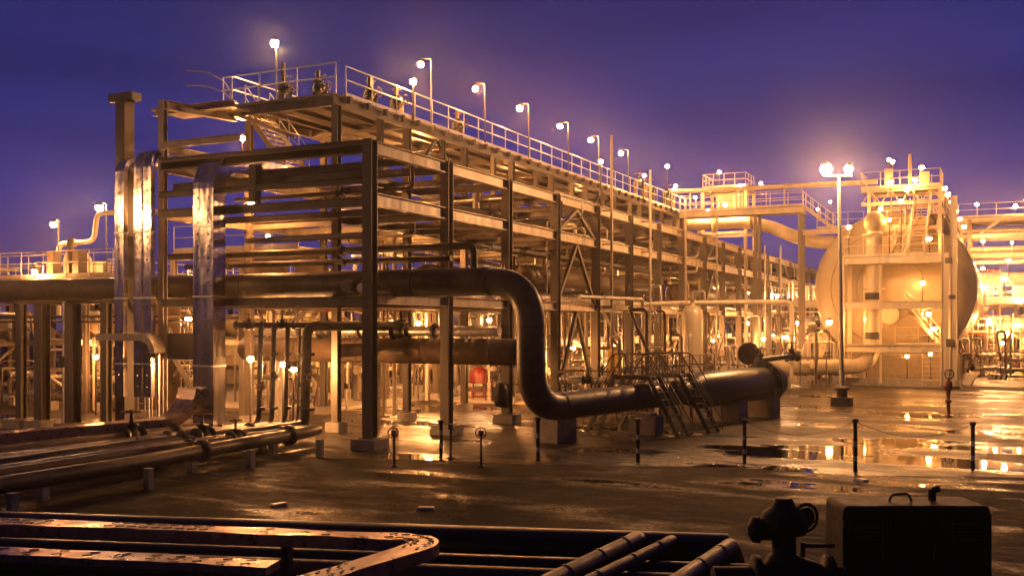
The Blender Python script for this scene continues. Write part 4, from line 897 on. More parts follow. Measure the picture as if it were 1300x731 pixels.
g = MB(); flange(g, (7.1, 33.8, 3.4), (0, 0, 1), .13); flange(g, (7.1, 33.8, 1.8), (0, 0, 1), .13); g.build('flange', 'steel_light', t)
t = thing('pipe', 'slim pipe hooking down in front of the rack left of the upright drum', 'pipe', (1.5, 24, 5)); MB().tube(bend([(.4, 17, 5.35), (1.0, 24.6, 5.4), (1.0, 24.6, .6)], .4), .1, 12).build('pipe_run', 'clad', t)
g = MB(); flange(g, (1.0, 24.6, 3.2), (0, 0, 1), .1); g.build('flange', 'steel_light', t)
# tall thin conduits in front of the rack
for i, (x, y, z) in enumerate(((.55, 21.0, 13.6), (.55, 27.2, 12.7), (.55, 34.2, 11.4), (.5, 42, 12.5), (.5, 50.5, 11.0), (.5, 57.5, 10.6), (.5, 64, 11))):
    t = thing('mast', ORD[i].capitalize() + ' thin steel mast rising past the face of the long rack', 'mast', (x, y, 0), 'thin masts along the rack face')
    MB().cyl((x, y, 0), (x, y, z), .075, 8).build('pole', 'steel_light', t); g = MB(); [g.box((x - .25, y, q), (.5, .06, .06)) for q in (4.9, 8.1, 9.8)]; g.build('clamp', 'steel', t)
# little cluttered table of instruments / pipe supports in front of rack
def manifold(seed, label):
    q = random.Random(seed); t = thing('manifold', label, 'manifold', (0, 0, 0), 'pipe manifolds at ground level')
    W = 3.8
    for h in range(2):
        z = .55 + h * q.uniform(.7, 1.0); y = q.uniform(-.5, .5); r = q.uniform(.09, .17); m = q.choice(['pipe_brown', 'clad', 'pipe_cream', 'steel'])
        g = MB(); g.tube([(-W / 2, y, z), (W / 2, y, z)], r, 10); flange(g, (-W / 2 + .1, y, z), (1, 0, 0), r * .9); flange(g, (W / 2 - .1, y, z), (1, 0, 0), r * .9); flange(g, (q.uniform(-1, 1), y, z), (1, 0, 0), r * .9); g.build('header', m, t)
        valve_parts(t, (q.uniform(-1.4, 1.4), y, z), (1, 0, 0), r * .9, m=q.choice(['valve_black', 'steel', 'pipe_cream']), wheel=q.choice(['valve_black', 'valve_red']))
    for k in range(q.choice((5, 6, 7))):
        x = q.uniform(-W / 2, W / 2); y = q.uniform(-1, 1); r = q.uniform(.035, .1); z = q.choice((1.6, 2.2, 2.8, 3.4, 4.6)); y2 = q.uniform(-1.2, 1.2)
        MB().tube(bend([(x, y, .1), (x, y, z), (x + q.choice((0, .6, -.6)), y2, z), (x + q.choice((.3, -.3)), y2 + .05, max(.2, z - q.uniform(.5, 2.2)))], .2, 4), r, 8).build('riser', q.choice(['pipe_brown', 'clad', 'pipe_cream', 'steel_light']), t)
        if k < 3: valve_parts(t, (x, y, q.uniform(.7, 1.4)), (0, 0, 1), r * 1.2, m=q.choice(['valve_black', 'steel']), wheel=q.choice(['valve_black', 'valve_red']), up=(.5, -.87, 0))
    g = MB(); [g.box((x, q.uniform(-.6, .6), .22), (.35, .5, .44)) for x in (-1.5, 0, 1.4)]; g.build('pad', 'concrete', t)
    g = MB(); [g.bar((x, y, .1), (x, y, 1.9), .08, .08) for x in (-1.7, 1.7) for y in (-.8, .8)]; [g.bar((x, -.8, 1.85), (x, .8, 1.85), .08, .1) for x in (-1.7, 1.7)]; g.bar((-1.7, .8, 1.85), (1.7, .8, 1.85), .08, .08); g.build('frame', 'steel', t)
    return t
def module(seed, label):
    q = random.Random(seed); t = thing('process_module', label, 'process unit', (0, 0, 0), 'process units behind the rack')
    lv = [0, 3.0, 5.8] ; W, D = 7., 5.; H = 5.8
    g = MB(); [g.ibeam((x, y, .1), (x, y, H + (1.2 if x else 0)), .26, .26) for x in (-3.5, 0, 3.5) for y in (-2.5, 2.5)]; g.build('columns', 'steel', t)
    g = MB()
    for z in lv[1:]:
        for y in (-2.5, 2.5): g.ibeam((-3.4, y, z), (3.4, y, z), .28, .18)
        for x in (-3.5, 0, 3.5): g.ibeam((x, -2.4, z), (x, 2.4, z), .26, .16)
    b = q.choice((-3.5, 0)); g.bar((b, -2.5, .2), (b + 3.5, -2.5, 2.9), .12, .12); g.bar((3.5, -2.4, 3.1), (3.5, 2.4, 5.7), .12, .12); g.build('beams', 'steel_light', t)
    MB().box((0, 0, 5.98), (7, 5, .05)).build('deck', 'grating', t)
    rail([(-3.5, -2.5), (3.5, -2.5)], 6.0, 1.15).build('handrail', 'galv', t); rail([(-3.5, 2.5), (3.5, 2.5)], 6.0, 1.15).build('handrail', 'galv', t)
    g = MB(); r = q.uniform(.5, .8); g.lathe((-2.6, q.uniform(-.8, .8), 3.25 + r), (1, 0, 0), [(.05, 0), (r * .7, .12), (r, .45), (r, 4.6), (r * .7, 4.9), (.05, 5.05)], 22); g.build('drum', q.choice(['pipe_brown', 'vessel', 'clad']), t)
    g = MB(); r = q.uniform(.4, .65); x = q.uniform(-2, 2); g.lathe((x, q.uniform(-1.2, 1.2), .2), (0, 0, 1), [(r * .8, 0), (r, .3), (r, 2.6), (r * .7, 2.85), (.1, 2.95)], 20); g.build('upright_drum', q.choice(['vessel', 'clad', 'pipe_cream']), t)
    for k in range(14):
        x = q.uniform(-3.3, 3.3); y = q.uniform(-2.3, 2.3); x2 = q.uniform(-3.3, 3.3); z = q.uniform(1.2, 5.6); r = q.uniform(.04, .14)
        P = q.choice(([(x, y, .1), (x, y, z), (x2, y, z)], [(x, y, .1), (x, y, z + 1.6)], [(-3.8, y, z), (x, y, z), (x, y + .5, z - .9), (3.8, y + .5, z - .9)], [(x, -2.7, .4), (x, -2.7, z), (x, 2.2, z)]))
        MB().tube(bend(P, .22, 4), r, 8).build('pipe_run', q.choice(['pipe_brown', 'clad', 'pipe_cream', 'steel_light', 'pipe_cream']), t)
    for k in range(4): valve_parts(t, (q.uniform(-3, 3), q.uniform(-2.4, -1), q.uniform(.6, 1.4)), (1, 0, 0), q.uniform(.1, .16))
    g = MB(); ladder(g, (q.choice((-2.6, 2.2)), -2.65, .2), 6.9); g.build('ladder', 'galv', t)
    g = MB(); g.box((q.uniform(-2, 2), 0, 6.6), (.8, .6, 1.2)); g.tube(bend([(-3, 1, 6.2), (-3, 1, 7.6), (-1.4, 1, 7.6), (-1.4, 1, 6.1)], .5), .11, 8); g.tube(bend([(1, .4, 6.2), (1, .4, 7.2), (2.6, .4, 7.2), (2.6, 2, 7.2)], .3), .08, 8); g.build('roof_pipe', 'pipe_cream', t)
    return t
MP = [manifold(s_, 'pipe manifold') for s_ in (11, 12, 13, 14, 15)]; MD = [module(s_, 'process unit') for s_ in (21, 22, 23, 24)]
index()
used = set()
def put(protos, i, loc, rz, label):
    p = protos[i % len(protos)]
    if p not in used: used.add(p); p.location = loc; p.rotation_euler = (0, 0, rz); p['label'] = label; return p
    return dup(p, loc, rz, label)
n = 0
for row, (x, y0, nn, nm) in enumerate(((-2.9, 22.5, 14, 'yard side'), (-6.8, 21.5, 14, 'back'))):
    for k in range(nn):
        put(MP, n, (x + rnd.uniform(-.3, .3), y0 + k * 5.05, .14), R(90) + rnd.choice((0, math.pi)), '%s pipe manifold from the near end, %s row under the rack' % (ORD[k].capitalize(), nm)); n += 1
for k, (x, y, rz_) in enumerate(((-11.5, 10.5, .3), (-16, 7.5, 0), (-20.5, 6.8, .1), (-25, 8, 0), (-14, 12.5, 0), (-19, 12, 0), (-10.8, 17.5, 1.57), (-12, 24, 1.57))):
    put(MP, n, (x, y, .16 if y > 9.6 else 0), rz_, ['pipe manifold behind the widest cable duct', 'pipe manifold behind the two broad support columns', 'pipe manifold at the left edge behind the slim support column', 'pipe manifold furthest left below the walkway', 'pipe manifold behind the small stair', 'pipe manifold beneath the left walkway at the back', 'pipe manifold beyond the very thick header', 'pipe manifold behind the red hose station'][k]); n += 1
for k, (x, y) in enumerate(((4.5, 44.5), (7.5, 40.5), (4.6, 52), (1.6, 36.5), (2.4, 14.5), (2.8, 20), (4.6, 24.5), (2.2, 31.5))):
    put(MP, n, (x, y, .1), R(90 * (k % 2)), ['pipe manifold at the left foot of the big vessel', 'pipe manifold beside the curved outlet pipe', 'pipe manifold between rack and vessel further back', 'pipe manifold in front of the rack beyond the drum', 'pipe manifold between rack and pipe stile', 'pipe manifold between rack and service platform', 'pipe manifold behind the round brown plate', 'pipe manifold just behind the upright drum'][k]); n += 1
for k, (x, y, rz_) in enumerate(((19.2, 60, 0), (20.8, 63.5, 0), (19.0, 66.8, 1.57), (22.2, 57.5, 0), (20, 75, 0))):
    put(MP, n, (x - 2.4, y, .14), rz_, 'pipe manifold on the far right pad, %s' % ['nearest the big vessel', 'second from the vessel', 'at the right edge', 'in the back row near the vessel', 'in the back row at the edge'][k]); n += 1
n = 0
for k in range(9):
    put(MD, n, (-14.6, 15.5 + k * 9.4, .16), R(90), '%s pipe filled process unit from the near end just behind the rack' % ORD[k].capitalize()); n += 1
for k, (x, y) in enumerate(((-33, 11), (-34, 22), (-33, 34), (-44, 16), (-44, 30))):
    put(MD, n, (x, y, 0), R(90), ['nearest', 'second', 'third', 'outer near', 'outer far'][k] + ' process unit standing beyond the left walkway'); n += 1
for k in range(7):
    put(MD, n + 1, (-24.5, 13 + k * 10.5, .16), R(90), '%s process unit from the near end in the outer line left of the rack' % ORD[k].capitalize()); n += 1
for k, (x, y) in enumerate(((19.2, 80), (20.4, 68.8), (19.8, 90), (27, 80), (17.5, 102))):
    put(MD, n, (x, y, .14), 0, 'process unit beyond the big vessel at the right, %s' % ['behind the far rack', 'nearest and cut by the right edge', 'second behind the far rack', 'hidden mostly off the right edge', 'farthest of all'][k]); n += 1
for k, (x, y) in enumerate(((7.0, 112), (-2, 112), (-12, 108))):
    put(MD, n, (x, y, 0), 0, 'process unit closing the far end of the rack, %s' % ['right', 'centre', 'left'][k]); n += 1
for k, (x, y, sz) in enumerate(((3.6, 60, 1.35), (3.4, 72, 1.5), (3.6, 86, 1.6))):
    o = put(MD, n, (x, y, 0), R(90), '%s tall process unit between the rack and the big vessel' % ORD[k].capitalize()); n += 1

# walkway at the far left
lw = thing('walkway', 'high railed walkway behind the thick pipe at the left edge', 'walkway', (-23, 6, 0))
MB().box((-23.5, 6.6, 6.2), (12, 1.6, .08)).build('deck', 'grating', lw)
g = MB(); [g.ibeam((x, y, 0), (x, y, 6.1), .22, .22) for x in (-28, -23.8, -19.4) for y in (5.9, 7.3)]; g.build('leg', 'steel', lw)
rail([(-29.5, 5.8), (-17.6, 5.8)], 6.25, 1.5, 1.2).build('handrail', 'steel_light', lw); rail([(-29.5, 7.4), (-17.6, 7.4)], 6.25, 1.5, 1.2).build('handrail', 'steel_light', lw)
g = MB(); [g.box((x, 6.6, 6.9), (.4, .5, 1.2)) for x in (-22.3, -20.6)]; g.cyl((-21.2, 6.6, 6.2), (-21.2, 6.6, 8.1), .16, 10); g.build('equipment', 'pipe_brown', lw)
t = thing('pipe', 'cranked cream pipe stepping up above the left walkway', 'pipe', (-21, 7.5, 7)); MB().tube(bend([(-23.4, 7.8, 4.5), (-23.4, 7.8, 8.0), (-21.1, 7.9, 8.05), (-20.9, 7.9, 9.4), (-16.6, 8.2, 9.3), (-12, 8.2, 9.2)], .4), .12, 12).build('pipe_run', 'pipe_cream', t)
g = MB(); flange(g, (-22.4, 7.85, 8.02), (1, 0, 0), .12); g.build('flange', 'steel_light', t)
stairs('stairs', 'small lit stair seen between the slim cable ducts', (-11.9, 6.2, .1), (-14.2, 6.2, 2.9), .9)
stairs('stairs', 'diagonal pale stair right of the widest cable duct', (-11.2, 8.6, 2.2), (-8.6, 8.6, 4.8), .9)
# side mezzanine in rack (left of column 1, z 7.5)
mz = thing('mezzanine', 'railed mezzanine walkway inside the near end of the rack', 'walkway', (-10, 9, 7))
g = MB(); g.box((-13, 9.5, 7.42), (7.4, 2, .06)); g.ibeam((-16.7, 8.5, 7.2), (-9.3, 8.5, 7.2), .36, .2); g.ibeam((-16.7, 10.5, 7.2), (-9.3, 10.5, 7.2), .36, .2); g.build('deck', 'steel_light', mz)
g = MB(); [g.ibeam((x, y, 0), (x, y, 7.1), .24, .24) for x in (-16.6, -12.5) for y in (8.5, 10.5)]; g.build('leg', 'steel_light', mz)
rail([(-16.6, 8.5), (-9.4, 8.5)], 7.45, 1.4, 1.15).build('handrail', 'steel_light', mz)
g = MB(); g.box((-12.5, 10, 6.2), (2.4, .4, 1.2)); g.box((-9.8, 10, 6.3), (1.6, .4, 1.0)); g.build('side_panel', 'pipe_brown', mz)

# transverse rack at far right
rr = thing('pipe_rack', 'far transverse pipe rack with railing behind the vessel at the right edge', 'pipe rack', (24, 74, 0))
g = MB(); [g.ibeam((x, y, 0), (x, y, 13.4), .35, .35) for x in (15.5, 21.0, 26.5, 32, 38) for y in (72, 76)]; g.build('column', 'steel', rr)
g = MB()
for z in (13.3, 11.9, 10.2, 7.9):
    for y in (72, 76): g.ibeam((14.5, y, z), (42, y, z), .34, .22)
    for x in (15.5, 21, 26.5, 32, 38): g.ibeam((x, 72.1, z), (x, 75.9, z), .3, .2)
g.build('beam', 'steel_light', rr); MB().box((28, 74, 13.55), (27.4, 4, .06)).build('deck', 'grating', rr)
rail([(14.6, 72), (42, 72)], 13.6, 1.5, 1.2).build('handrail', 'steel_light', rr)
g = MB(); g.bar((21, 71.9, 7.7), (23.6, 71.9, 4.4), .15, .15); g.bar((18.5, 71.9, 13.7), (16.4, 71.9, 12.1), .1, .2); g.build('brace', 'steel_light', rr)
for i, (z, y, r) in enumerate(((12.4, 72.8, .28), (12.3, 74, .2), (10.7, 72.7, .3), (10.6, 74, .22), (8.4, 72.8, .3), (8.3, 74.2, .2), (9.5, 71.3, .16), (6.3, 71.5, .22))):
    t = thing('pipe', ORD[i].capitalize() + ' pipe of the far right rack counted from its top', 'pipe', (28, y, z), 'pipes on the far right rack'); MB().tube([(14.2, y, z), (42, y, z)], r, 12).build('pipe_run', rnd.choice(['pipe_brown', 'pipe_cream', 'clad']), t)
    g = MB(); flange(g, (17.5 + i * .7, y, z), (1, 0, 0), r); g.build('flange', 'steel_light', t)
# small frame tower in the right background
ft = thing('scaffold_tower', 'slim caged ladder tower with red landings right of the big vessel', 'tower', (16.8, 64.6, 0))
g = MB(); [g.bar((x, y, .1), (x, y, 8.6), .1, .1) for x in (15.6, 18.0) for y in (63.6, 65.6)]; g.build('post', 'steel_light', ft)
g = MB(); [g.bar((15.6, y, z), (18, y, z), .08, .1) for z in (3.3, 4.8, 6.4, 8.5) for y in (63.6, 65.6)]; [g.box((16.8, 64.6, z), (2.3, 1.9, .06)) for z in (3.4, 5.6)]; g.build('landing', 'valve_red', ft)
g = MB(); ladder(g, (17.3, 63.5, .1), 8.6); g.build('ladder', 'steel_light', ft)
rail([(15.6, 63.6), (18, 63.6)], 3.45, .8, 1.1).build('handrail', 'steel_light', ft); rail([(15.6, 63.6), (18, 63.6)], 5.65, .8, 1.1).build('handrail', 'steel_light', ft)
# deck-top equipment
for i, (x, y) in enumerate(((-5.0, 7.2), (-4.8, 8.9), (-6.2, 5.4), (-4.9, 14.4), (-7.6, 5.0))):
    t = thing('deck_valve', ['stout valve station behind the railing at the deck corner', 'short valve station beside the low deck lamp', 'black valve cluster on the front edge of the deck', 'rusty cage of valves further along the deck railing', 'thin vent pipe with valve standing on the deck front'][i], 'valve station', (x, y, DZ), 'valve stations on the deck')
    g = MB(); g.tube(bend([(x, y, DZ), (x, y, DZ + .8), (x, y + .7, DZ + .8), (x, y + .7, DZ)], .2), .11 if i < 4 else .07, 10); g.cyl((x + .3, y - .2, DZ), (x + .3, y - .2, DZ + (1.35 if i < 4 else 1.7)), .09, 8); g.build('loop', 'pipe_brown', t)
    valve_parts(t, (x, y + .35, DZ + .8), (0, 1, 0), .13, wheel='valve_red' if i % 2 else 'valve_black'); valve_parts(t, (x + .3, y - .2, DZ + .7), (0, 0, 1), .12, up=(1, 0, 0))
for i, (x, y) in enumerate(((-4.4, 39), (-4.6, 42), (-4.4, 45.5), (-5, 48))):
    t = thing('deck_valve', ORD[i].capitalize() + ' valve station crowded at the far end of the raised deck', 'valve station', (x, y, DZ), 'valve stations at the far end of the deck')
    g = MB(); g.tube(bend([(x, y, DZ), (x, y, DZ + 1.1), (x + .2, y + 1, DZ + 1.1), (x + .2, y + 1, DZ)], .2), .14, 10); g.build('loop', 'pipe_brown', t); valve_parts(t, (x + .1, y + .5, DZ + 1.1), (0, 1, 0), .16)
# near foreground litter
for i, (x, y) in enumerate(((7.2, -8.6), (4.0, -9.6), (15.2, -.2))):
    g = MB(); g.box((x, y, .03), (.34, .16, .06), .4 + i); tag(g.build('concrete_chip', 'white'), ['pale broken chip lying on the dirt left of centre', 'pale chip nearer the left edge of the dirt', 'pale chip beside the second bollard from the right'][i], 'chip', 'pale chips on the dirt')

# ---------------------------------------------------------------- branch pipes, tanks
q = random.Random(91)
TEN = ['', '', 'Twenty', 'Thirty', 'Forty', 'Fifty', 'Sixty', 'Seventy', 'Eighty']
def num(k):
    k += 1
    if k <= 20: return ORD[k - 1].capitalize()
    if k % 10 == 0: return TEN[k // 10][:-1] + 'ieth'
    return TEN[k // 10] + ' ' + ORD[k % 10 - 1]
for k in range(34):
    y = 1.2 + k * 2.4 + q.uniform(-.5, .5); z = q.choice((5.75, 6.3, 7.0, 7.5, 8.9, 9.3, 5.6, 4.3)); x0 = -9.6 + q.uniform(0, 4); x1 = q.uniform(-2.5, .7); r = q.choice((.04, .06, .08, .11))
    t = thing('cross_pipe', '%s thin pipe from the near end crossing the rack from side to side' % num(k), 'pipe', (x0, y, z), 'thin pipes crossing the rack')
    P = [(x0, y, z), (x1, y, z), (x1, y, z + q.choice((-1.1, .8)))]; MB().tube(bend(P, .2, 4), r, 8).build('pipe_run', q.choice(['clad', 'pipe_brown', 'steel_dark', 'steel_light', 'pipe_cream']), t)
    if k % 2: valve_parts(t, ((x0 + x1) / 2 + 1, y, z), (1, 0, 0), r * 1.2)
for k in range(79):
    y = 8 + k * .95 + q.uniform(-.4, .4); x = q.choice((-.7, -1.2, -3.3, -3.8, -5.2, -6, -7.7, -8.4)); r = q.choice((.04, .05, .07, .1)); z1 = q.choice((4.9, 4.9, 7.9, 8.1, 9.6)); x2 = x + q.choice((-1, 1)) * q.uniform(.5, 2.2)
    t = thing('branch_pipe', '%s slim branch pipe from the near end between the rack tiers' % num(k), 'pipe', (x, y, 0), 'slim branch pipes between the rack tiers')
    P = q.choice(([(x, y, .14), (x, y, z1)], [(x, y, .14), (x, y, z1 - .6), (x2, y + .1, z1 - .6), (x2, y + .1, z1 + .2)], [(x, y, z1), (x, y, z1 - 2.2), (x2, y, z1 - 2.2), (x2, y + 2.5, z1 - 2.2), (x2, y + 2.5, z1)]))
    MB().tube(bend(P, .25, 4), r, 8).build('pipe_run', q.choice(['clad', 'pipe_cream', 'pipe_brown', 'steel_light']), t)
    if k % 3 == 0: valve_parts(t, (x, y, q.uniform(.9, 1.6)) if P[0][2] < 1 else (x, y, z1 - 1.1), (0, 0, 1), r * 1.3, up=(.6, -.8, 0))
for i, (x, y, r, h, m) in enumerate(((-15.8, 6.6, 1.05, 4.5, 'pipe_brown'), (-18.6, 9.2, 1.2, 4.4, 'pipe_brown'), (-12.6, 14.5, .9, 5.0, 'pipe_cream'))):
    t = thing('storage_tank', ['upright brown tank behind the two broad support columns', 'wider upright brown tank further left behind the first one', 'upright cream tank behind the drop pipes'][i], 'tank', (x, y, 0), 'upright tanks below the thick pipe')
    MB().lathe((x, y, .3), (0, 0, 1), [(r, 0), (r, h), (r * .8, h + .25), (.1, h + .4)], 32).build('shell', m, t)
    g = MB(); g.lathe((x, y, 0), (0, 0, 1), [(r + .2, 0), (r + .2, .3), (.1, .31)], 32, False); g.build('footing', 'concrete', t)
    g = MB(); [g.tube([(x, y, z), (x, y, z + .06)], r + .015, 32) for z in (1.4, 2.8, 4.2)]; g.build('band', 'steel_dark', t)
    g = MB(); ladder(g, (x + .3, y - r - .12, .3), h, .4); g.build('ladder', 'galv', t)
for i, (y, z) in enumerate(((.9, 4.35), (1.2, 4.15))):
    t = thing('pipe', ['upper', 'lower'][i] + ' thin rusty pipe running just under the thick pipe at the left', 'pipe', (-18, y, z), 'thin rusty pipes under the thick pipe')
    MB().tube(bend([(-30, y, z), (-9.6, y, z), (-9.6, y + 1.5, z)], .2), .05, 8).build('pipe_run', 'pipe_brown', t)
    g = MB(); [g.cyl((x, y, z), (x, y + .05, 4.95), .02, 5) for x in (-25, -19.5, -14, -11.9)]; g.build('hanger', 'steel', t)

# ---------------------------------------------------------------- lamps
def lamp(x, y, z, zb, label, r=.17, kind='lamp_glow', arm=0., group='sodium lamps', adir=(1, 0), pole='steel_dark', style='globe'):
    ad = Vector((adir[0], adir[1], 0)).normalized() if arm else Vector((0, 0, 0)); px, py = x + ad.x * arm, y + ad.y * arm
    r *= rnd.uniform(.88, 1.1); kind = 'lamp_glow_small' if kind == 'lamp_glow' and rnd.random() < .3 else kind
    t = thing('street_lamp' if style == 'flood' else 'lamp_post', label, 'lamp', (px, py, zb), group)
    g = MB()
    if arm: g.tube(bend([(px, py, zb), (px, py, z + .22), (x, y, z + .26)], .12), .036, 8)
    else: g.cyl((px, py, zb), (px, py, z + .02), .04, 8)
    g.build('pole', pole, t)
    r *= .9
    h = MB(); h.lathe((x, y, z + r * .55), (0, 0, 1), [(r * .75, 0), (r * 1.0, .01), (r * .5, r * .6), (.03, r * .75)], 12); h.build('hood', 'steel', t)
    MB().sphere((x, y, z), r * .82, 10, 6, .85).build('globe', kind, t)
    return t
for i, y in enumerate((10.47, 15.54, 20.48, 25.83, 30.63, 36.03)): lamp(-4.35, y, 15.3, DZ, '%s hooked lamp from the near end standing above the raised deck railing' % ORD[i].capitalize(), .19, arm=.5, adir=(1, .1), group='hooked lamps along the deck')
lamp(-9.0, 6.4, 15.75, DZ, 'hooked lamp at the left back corner of the raised deck, highest of all', .21, arm=.1, adir=(0, 1))
lamp(-4.1, 9.43, 14.3, DZ, 'short lamp post on the deck edge below the first hooked lamps', .17)
misc = [(-.3, 21.7, 12.43, 9.9, .14, 'lamp beside the tall mast in front of the deck'), (-4.2, 40.4, 14.4, DZ, .16, 'lamp in the valve cluster near the far deck end'), (-4.2, 45.7, 15.8, DZ, .17, 'hooked lamp standing above the far deck end'), (-4.2, 47.9, 14.6, DZ, .16, 'twin lamp at the far deck end beside the long cream pipe'), (-4.6, 48.9, 14.5, DZ, .16, 'second of the twin lamps at the far deck end'),
 (-2.67, 55, 16.5, 15.2, .17, 'lamp on top of the small square tower'), (-.8, 54.3, 15.2, 13.3, .16, 'lamp on the right corner of the small square tower'), (-.05, 50.2, 12.75, 12.4, .2, 'bright lamp in the middle of the high bridge'), (-2.3, 50, 12.8, 12.3, .18, 'lamp at the left end of the high bridge'), (-3.25, 50, 13.9, 12.7, .15, 'small lamp above the left end of the bridge'), (-.9, 49.9, 13.2, 12.7, .18, 'lamp below the small square tower'), (1.8, 50, 14.7, 12.7, .13, 'small dim lamp above the bridge railing'),
 (5.14, 55, 13.1, 10.0, .15, 'lamp beside the stair at the right end of the bridge'), (5.34, 60, 14.2, 10.2, .13, 'small lamp just left of the big floodlight'),
 (10.9, 50, 15.85, 13.1, .15, 'highest small lamp above the tower top at its left'), (11.4, 47.4, 15.3, 13.1, .2, 'lamp second highest on the tower top'), (11.62, 44.2, 13.5, 10.5, .2, 'lamp on a pole in front of the tower truss'), (13.3, 47, 14.7, 13.1, .22, 'lamp at the right corner of the tower top'), (13.1, 44, 13.5, 11.0, .22, 'lamp beside the upper stair of the tower'), (12.6, 43.8, 12.9, 11, .24, 'brightest lamp at the head of the steep stair'), (12.3, 43.5, 12.1, 9, .18, 'lamp just below the brightest stair lamp'), (11.0, 43.8, 11.7, 10.4, .18, 'lamp left on the intermediate tower landing'), (11.6, 43.3, 10.9, 8.5, .17, 'small lamp beside the round bottle on the outlet pipe'), (9.1, 43, 10.5, 8.5, .2, 'lamp at the left end of the top platform')]
for i, (x, y, z, zb, r, l) in enumerate(misc): lamp(x, y, z, zb, l, r, kind='lamp_vessel' if x > 5 else 'lamp_glow')
for i, (y, z) in enumerate(((44.5, 12.9), (48, 12.9), (53, 12.9), (59.5, 12.9), (67, 13.0), (76, 13.1))): lamp(14.9, y, z, 11.4, '%s lamp of the row receding along the vessel walkway' % ORD[i].capitalize(), .2 + .012 * i, kind='lamp_vessel', group='lamps along the vessel walkway')
more = [(19.15, 71.8, 14.4, 13.6, .19, 'left lamp above the far right rack railing'), (20.0, 73, 15.1, 13.6, .19, 'right and higher lamp above the far right rack railing'), (16.0, 75.5, 15.1, 13.6, .2, 'lamp above the railing just right of the vessel row'),
 (15.96, 65.9, 9.1, 8.3, .2, 'lamp topping the caged tower at its left'), (16.7, 65.9, 8.7, 8.2, .2, 'middle lamp at the top of the caged tower'), (18.6, 65, 9.3, 7.6, .2, 'bright lamp under the far right rack pipes'), (15.96, 63.2, 7.25, 5.6, .18, 'lamp on the upper red landing of the caged tower'), (16.85, 63.2, 7.1, 5.6, .2, 'right lamp on the upper landing of the caged tower'), (18.3, 65, 7.8, 6.2, .2, 'lamp hung right of the caged tower'), (15.96, 63.2, 4.2, .1, .16, 'low lamp left of the caged tower foot'), (17.2, 63.2, 4.3, 3.4, .2, 'low lamp on the red landing of the caged tower'), (18.6, 66.2, 3.4, .14, .2, 'lamp between the far right manifolds'), (17.6, 71.4, 6.9, 5.8, .16, 'small lamp under the far rack beside its first column'), (18.9, 71.4, 11.2, 10.4, .15, 'small lamp between the upper pipes of the far rack'), (16.6, 71.4, 11.4, 10.4, .17, 'small lamp on the far rack close to the vessel row'), (19.4, 65.9, 6.2, 6.0, .15, 'small lamp on the unit cut by the right edge'), (18.2, 61.5, 2.6, .14, .15, 'low lamp above the striped barrier blocks'), (17.3, 79, 8.6, 7.0, .17, 'lamp beyond the far rack at mid height'), (19.6, 79, 4.6, 3.2, .17, 'low lamp beyond the far rack'),
 (14.0, 43.6, 9.6, 8.5, .22, 'lamp standing behind the top platform railing'), (13.5, 44.8, 6.8, 5.4, .22, 'lamp inside the middle storey of the platform'), (13.9, 44.6, 4.75, 2.8, .24, 'upper lamp behind the lower platform railing'), (14.3, 43.6, 3.8, 2.8, .22, 'lower lamp behind the lower platform railing'), (12.7, 43.2, 2.0, .2, .18, 'lamp on a short post below the platform, left one'), (14.1, 43.2, 2.15, .2, .16, 'lamp on a short post below the platform beside the ladder'), (10.0, 44.6, 4.4, .2, .2, 'lamp hidden behind the curved outlet pipe'),
 (8.1, 41.3, 4.2, .2, .24, 'bright lamp at the lower left rim of the vessel'),
 (-.78, 57.1, 4.2, .1, .17, 'tiny lamp behind the upright drum'), (2.5, 47.6, 3.0, .1, .18, 'lamp on a post right of the upright drum, left of two'), (3.4, 51.4, 3.1, .1, .18, 'lamp on a post right of the upright drum, right of two'), (-.8, 46, 2.85, .1, .15, 'small lamp left of the upright drum'), (-.9, 42.7, 2.85, .1, .15, 'small lamp left beside another small lamp by the drum'),
 (-1.5, 40.1, 4.05, .14, .18, 'lamp under the middle of the rack above the stile'), (-2.4, 30.6, 2.62, .14, .19, 'lamp right of the second brace under the rack'), (-4.4, 27.9, 2.66, .14, .19, 'lamp just right of the yellow board'), (-2.9, 16, 2.6, .14, .17, 'lamp touching the right side of the third rack column'), (-6.0, 14, 2.5, .14, .2, 'lamp under the very thick header right of the first column'), (-8.4, 17.0, 4.1, .1, .16, 'lamp above the very thick header right of the first column'), (-8.7, 25.5, 4.3, .1, .16, 'lamp above the header left of the third column'),
 (-7.08, 2.6, 2.74, 0, .15, 'leftmost of three low lamps between the drop pipes'), (-5.55, 2.6, 2.56, 0, .15, 'middle of three low lamps between the drop pipes'), (-5.08, 2.6, 2.38, 0, .14, 'rightmost of three low lamps between the drop pipes'),
 (-8.2, 4.0, 8.8, 8.0, .17, 'lamp hung under the upper tier right of the widest duct'), (-13.6, 11.6, 8.3, 7.45, .15, 'small lamp on the mezzanine railing'), (-15.9, 8.7, 4.3, 0, .19, 'lamp seen between the slim ducts and the widest duct'), (-22.3, 5.5, 6.5, 6.2, .14, 'lamp low on the left walkway touching the thick pipe'), (-17.9, 32.2, 10.4, 6.5, .15, 'left of two small lamps far behind the second column'), (-18.8, 37.3, 10.8, 6.5, .15, 'right of two small lamps far behind the second column'), (-10.2, 5.8, 11.8, 10.6, .17, 'lamp tucked under the deck beside the deck stair'), (-13.0, 22.0, 4.3, .1, .17, 'lamp behind the yard end units'), (-18.0, 5.2, 2.6, 0, .13, 'small lamp low between the tanks and the left support columns'), (-23.5, 9.5, 3.2, 0, .16, 'lamp under the left walkway near the photo edge')]
for i, (x, y, z, zb, r, l) in enumerate(more): lamp(x, y, z, zb, l, r, kind='lamp_vessel' if (x > 5 and y < 60) else 'lamp_glow')
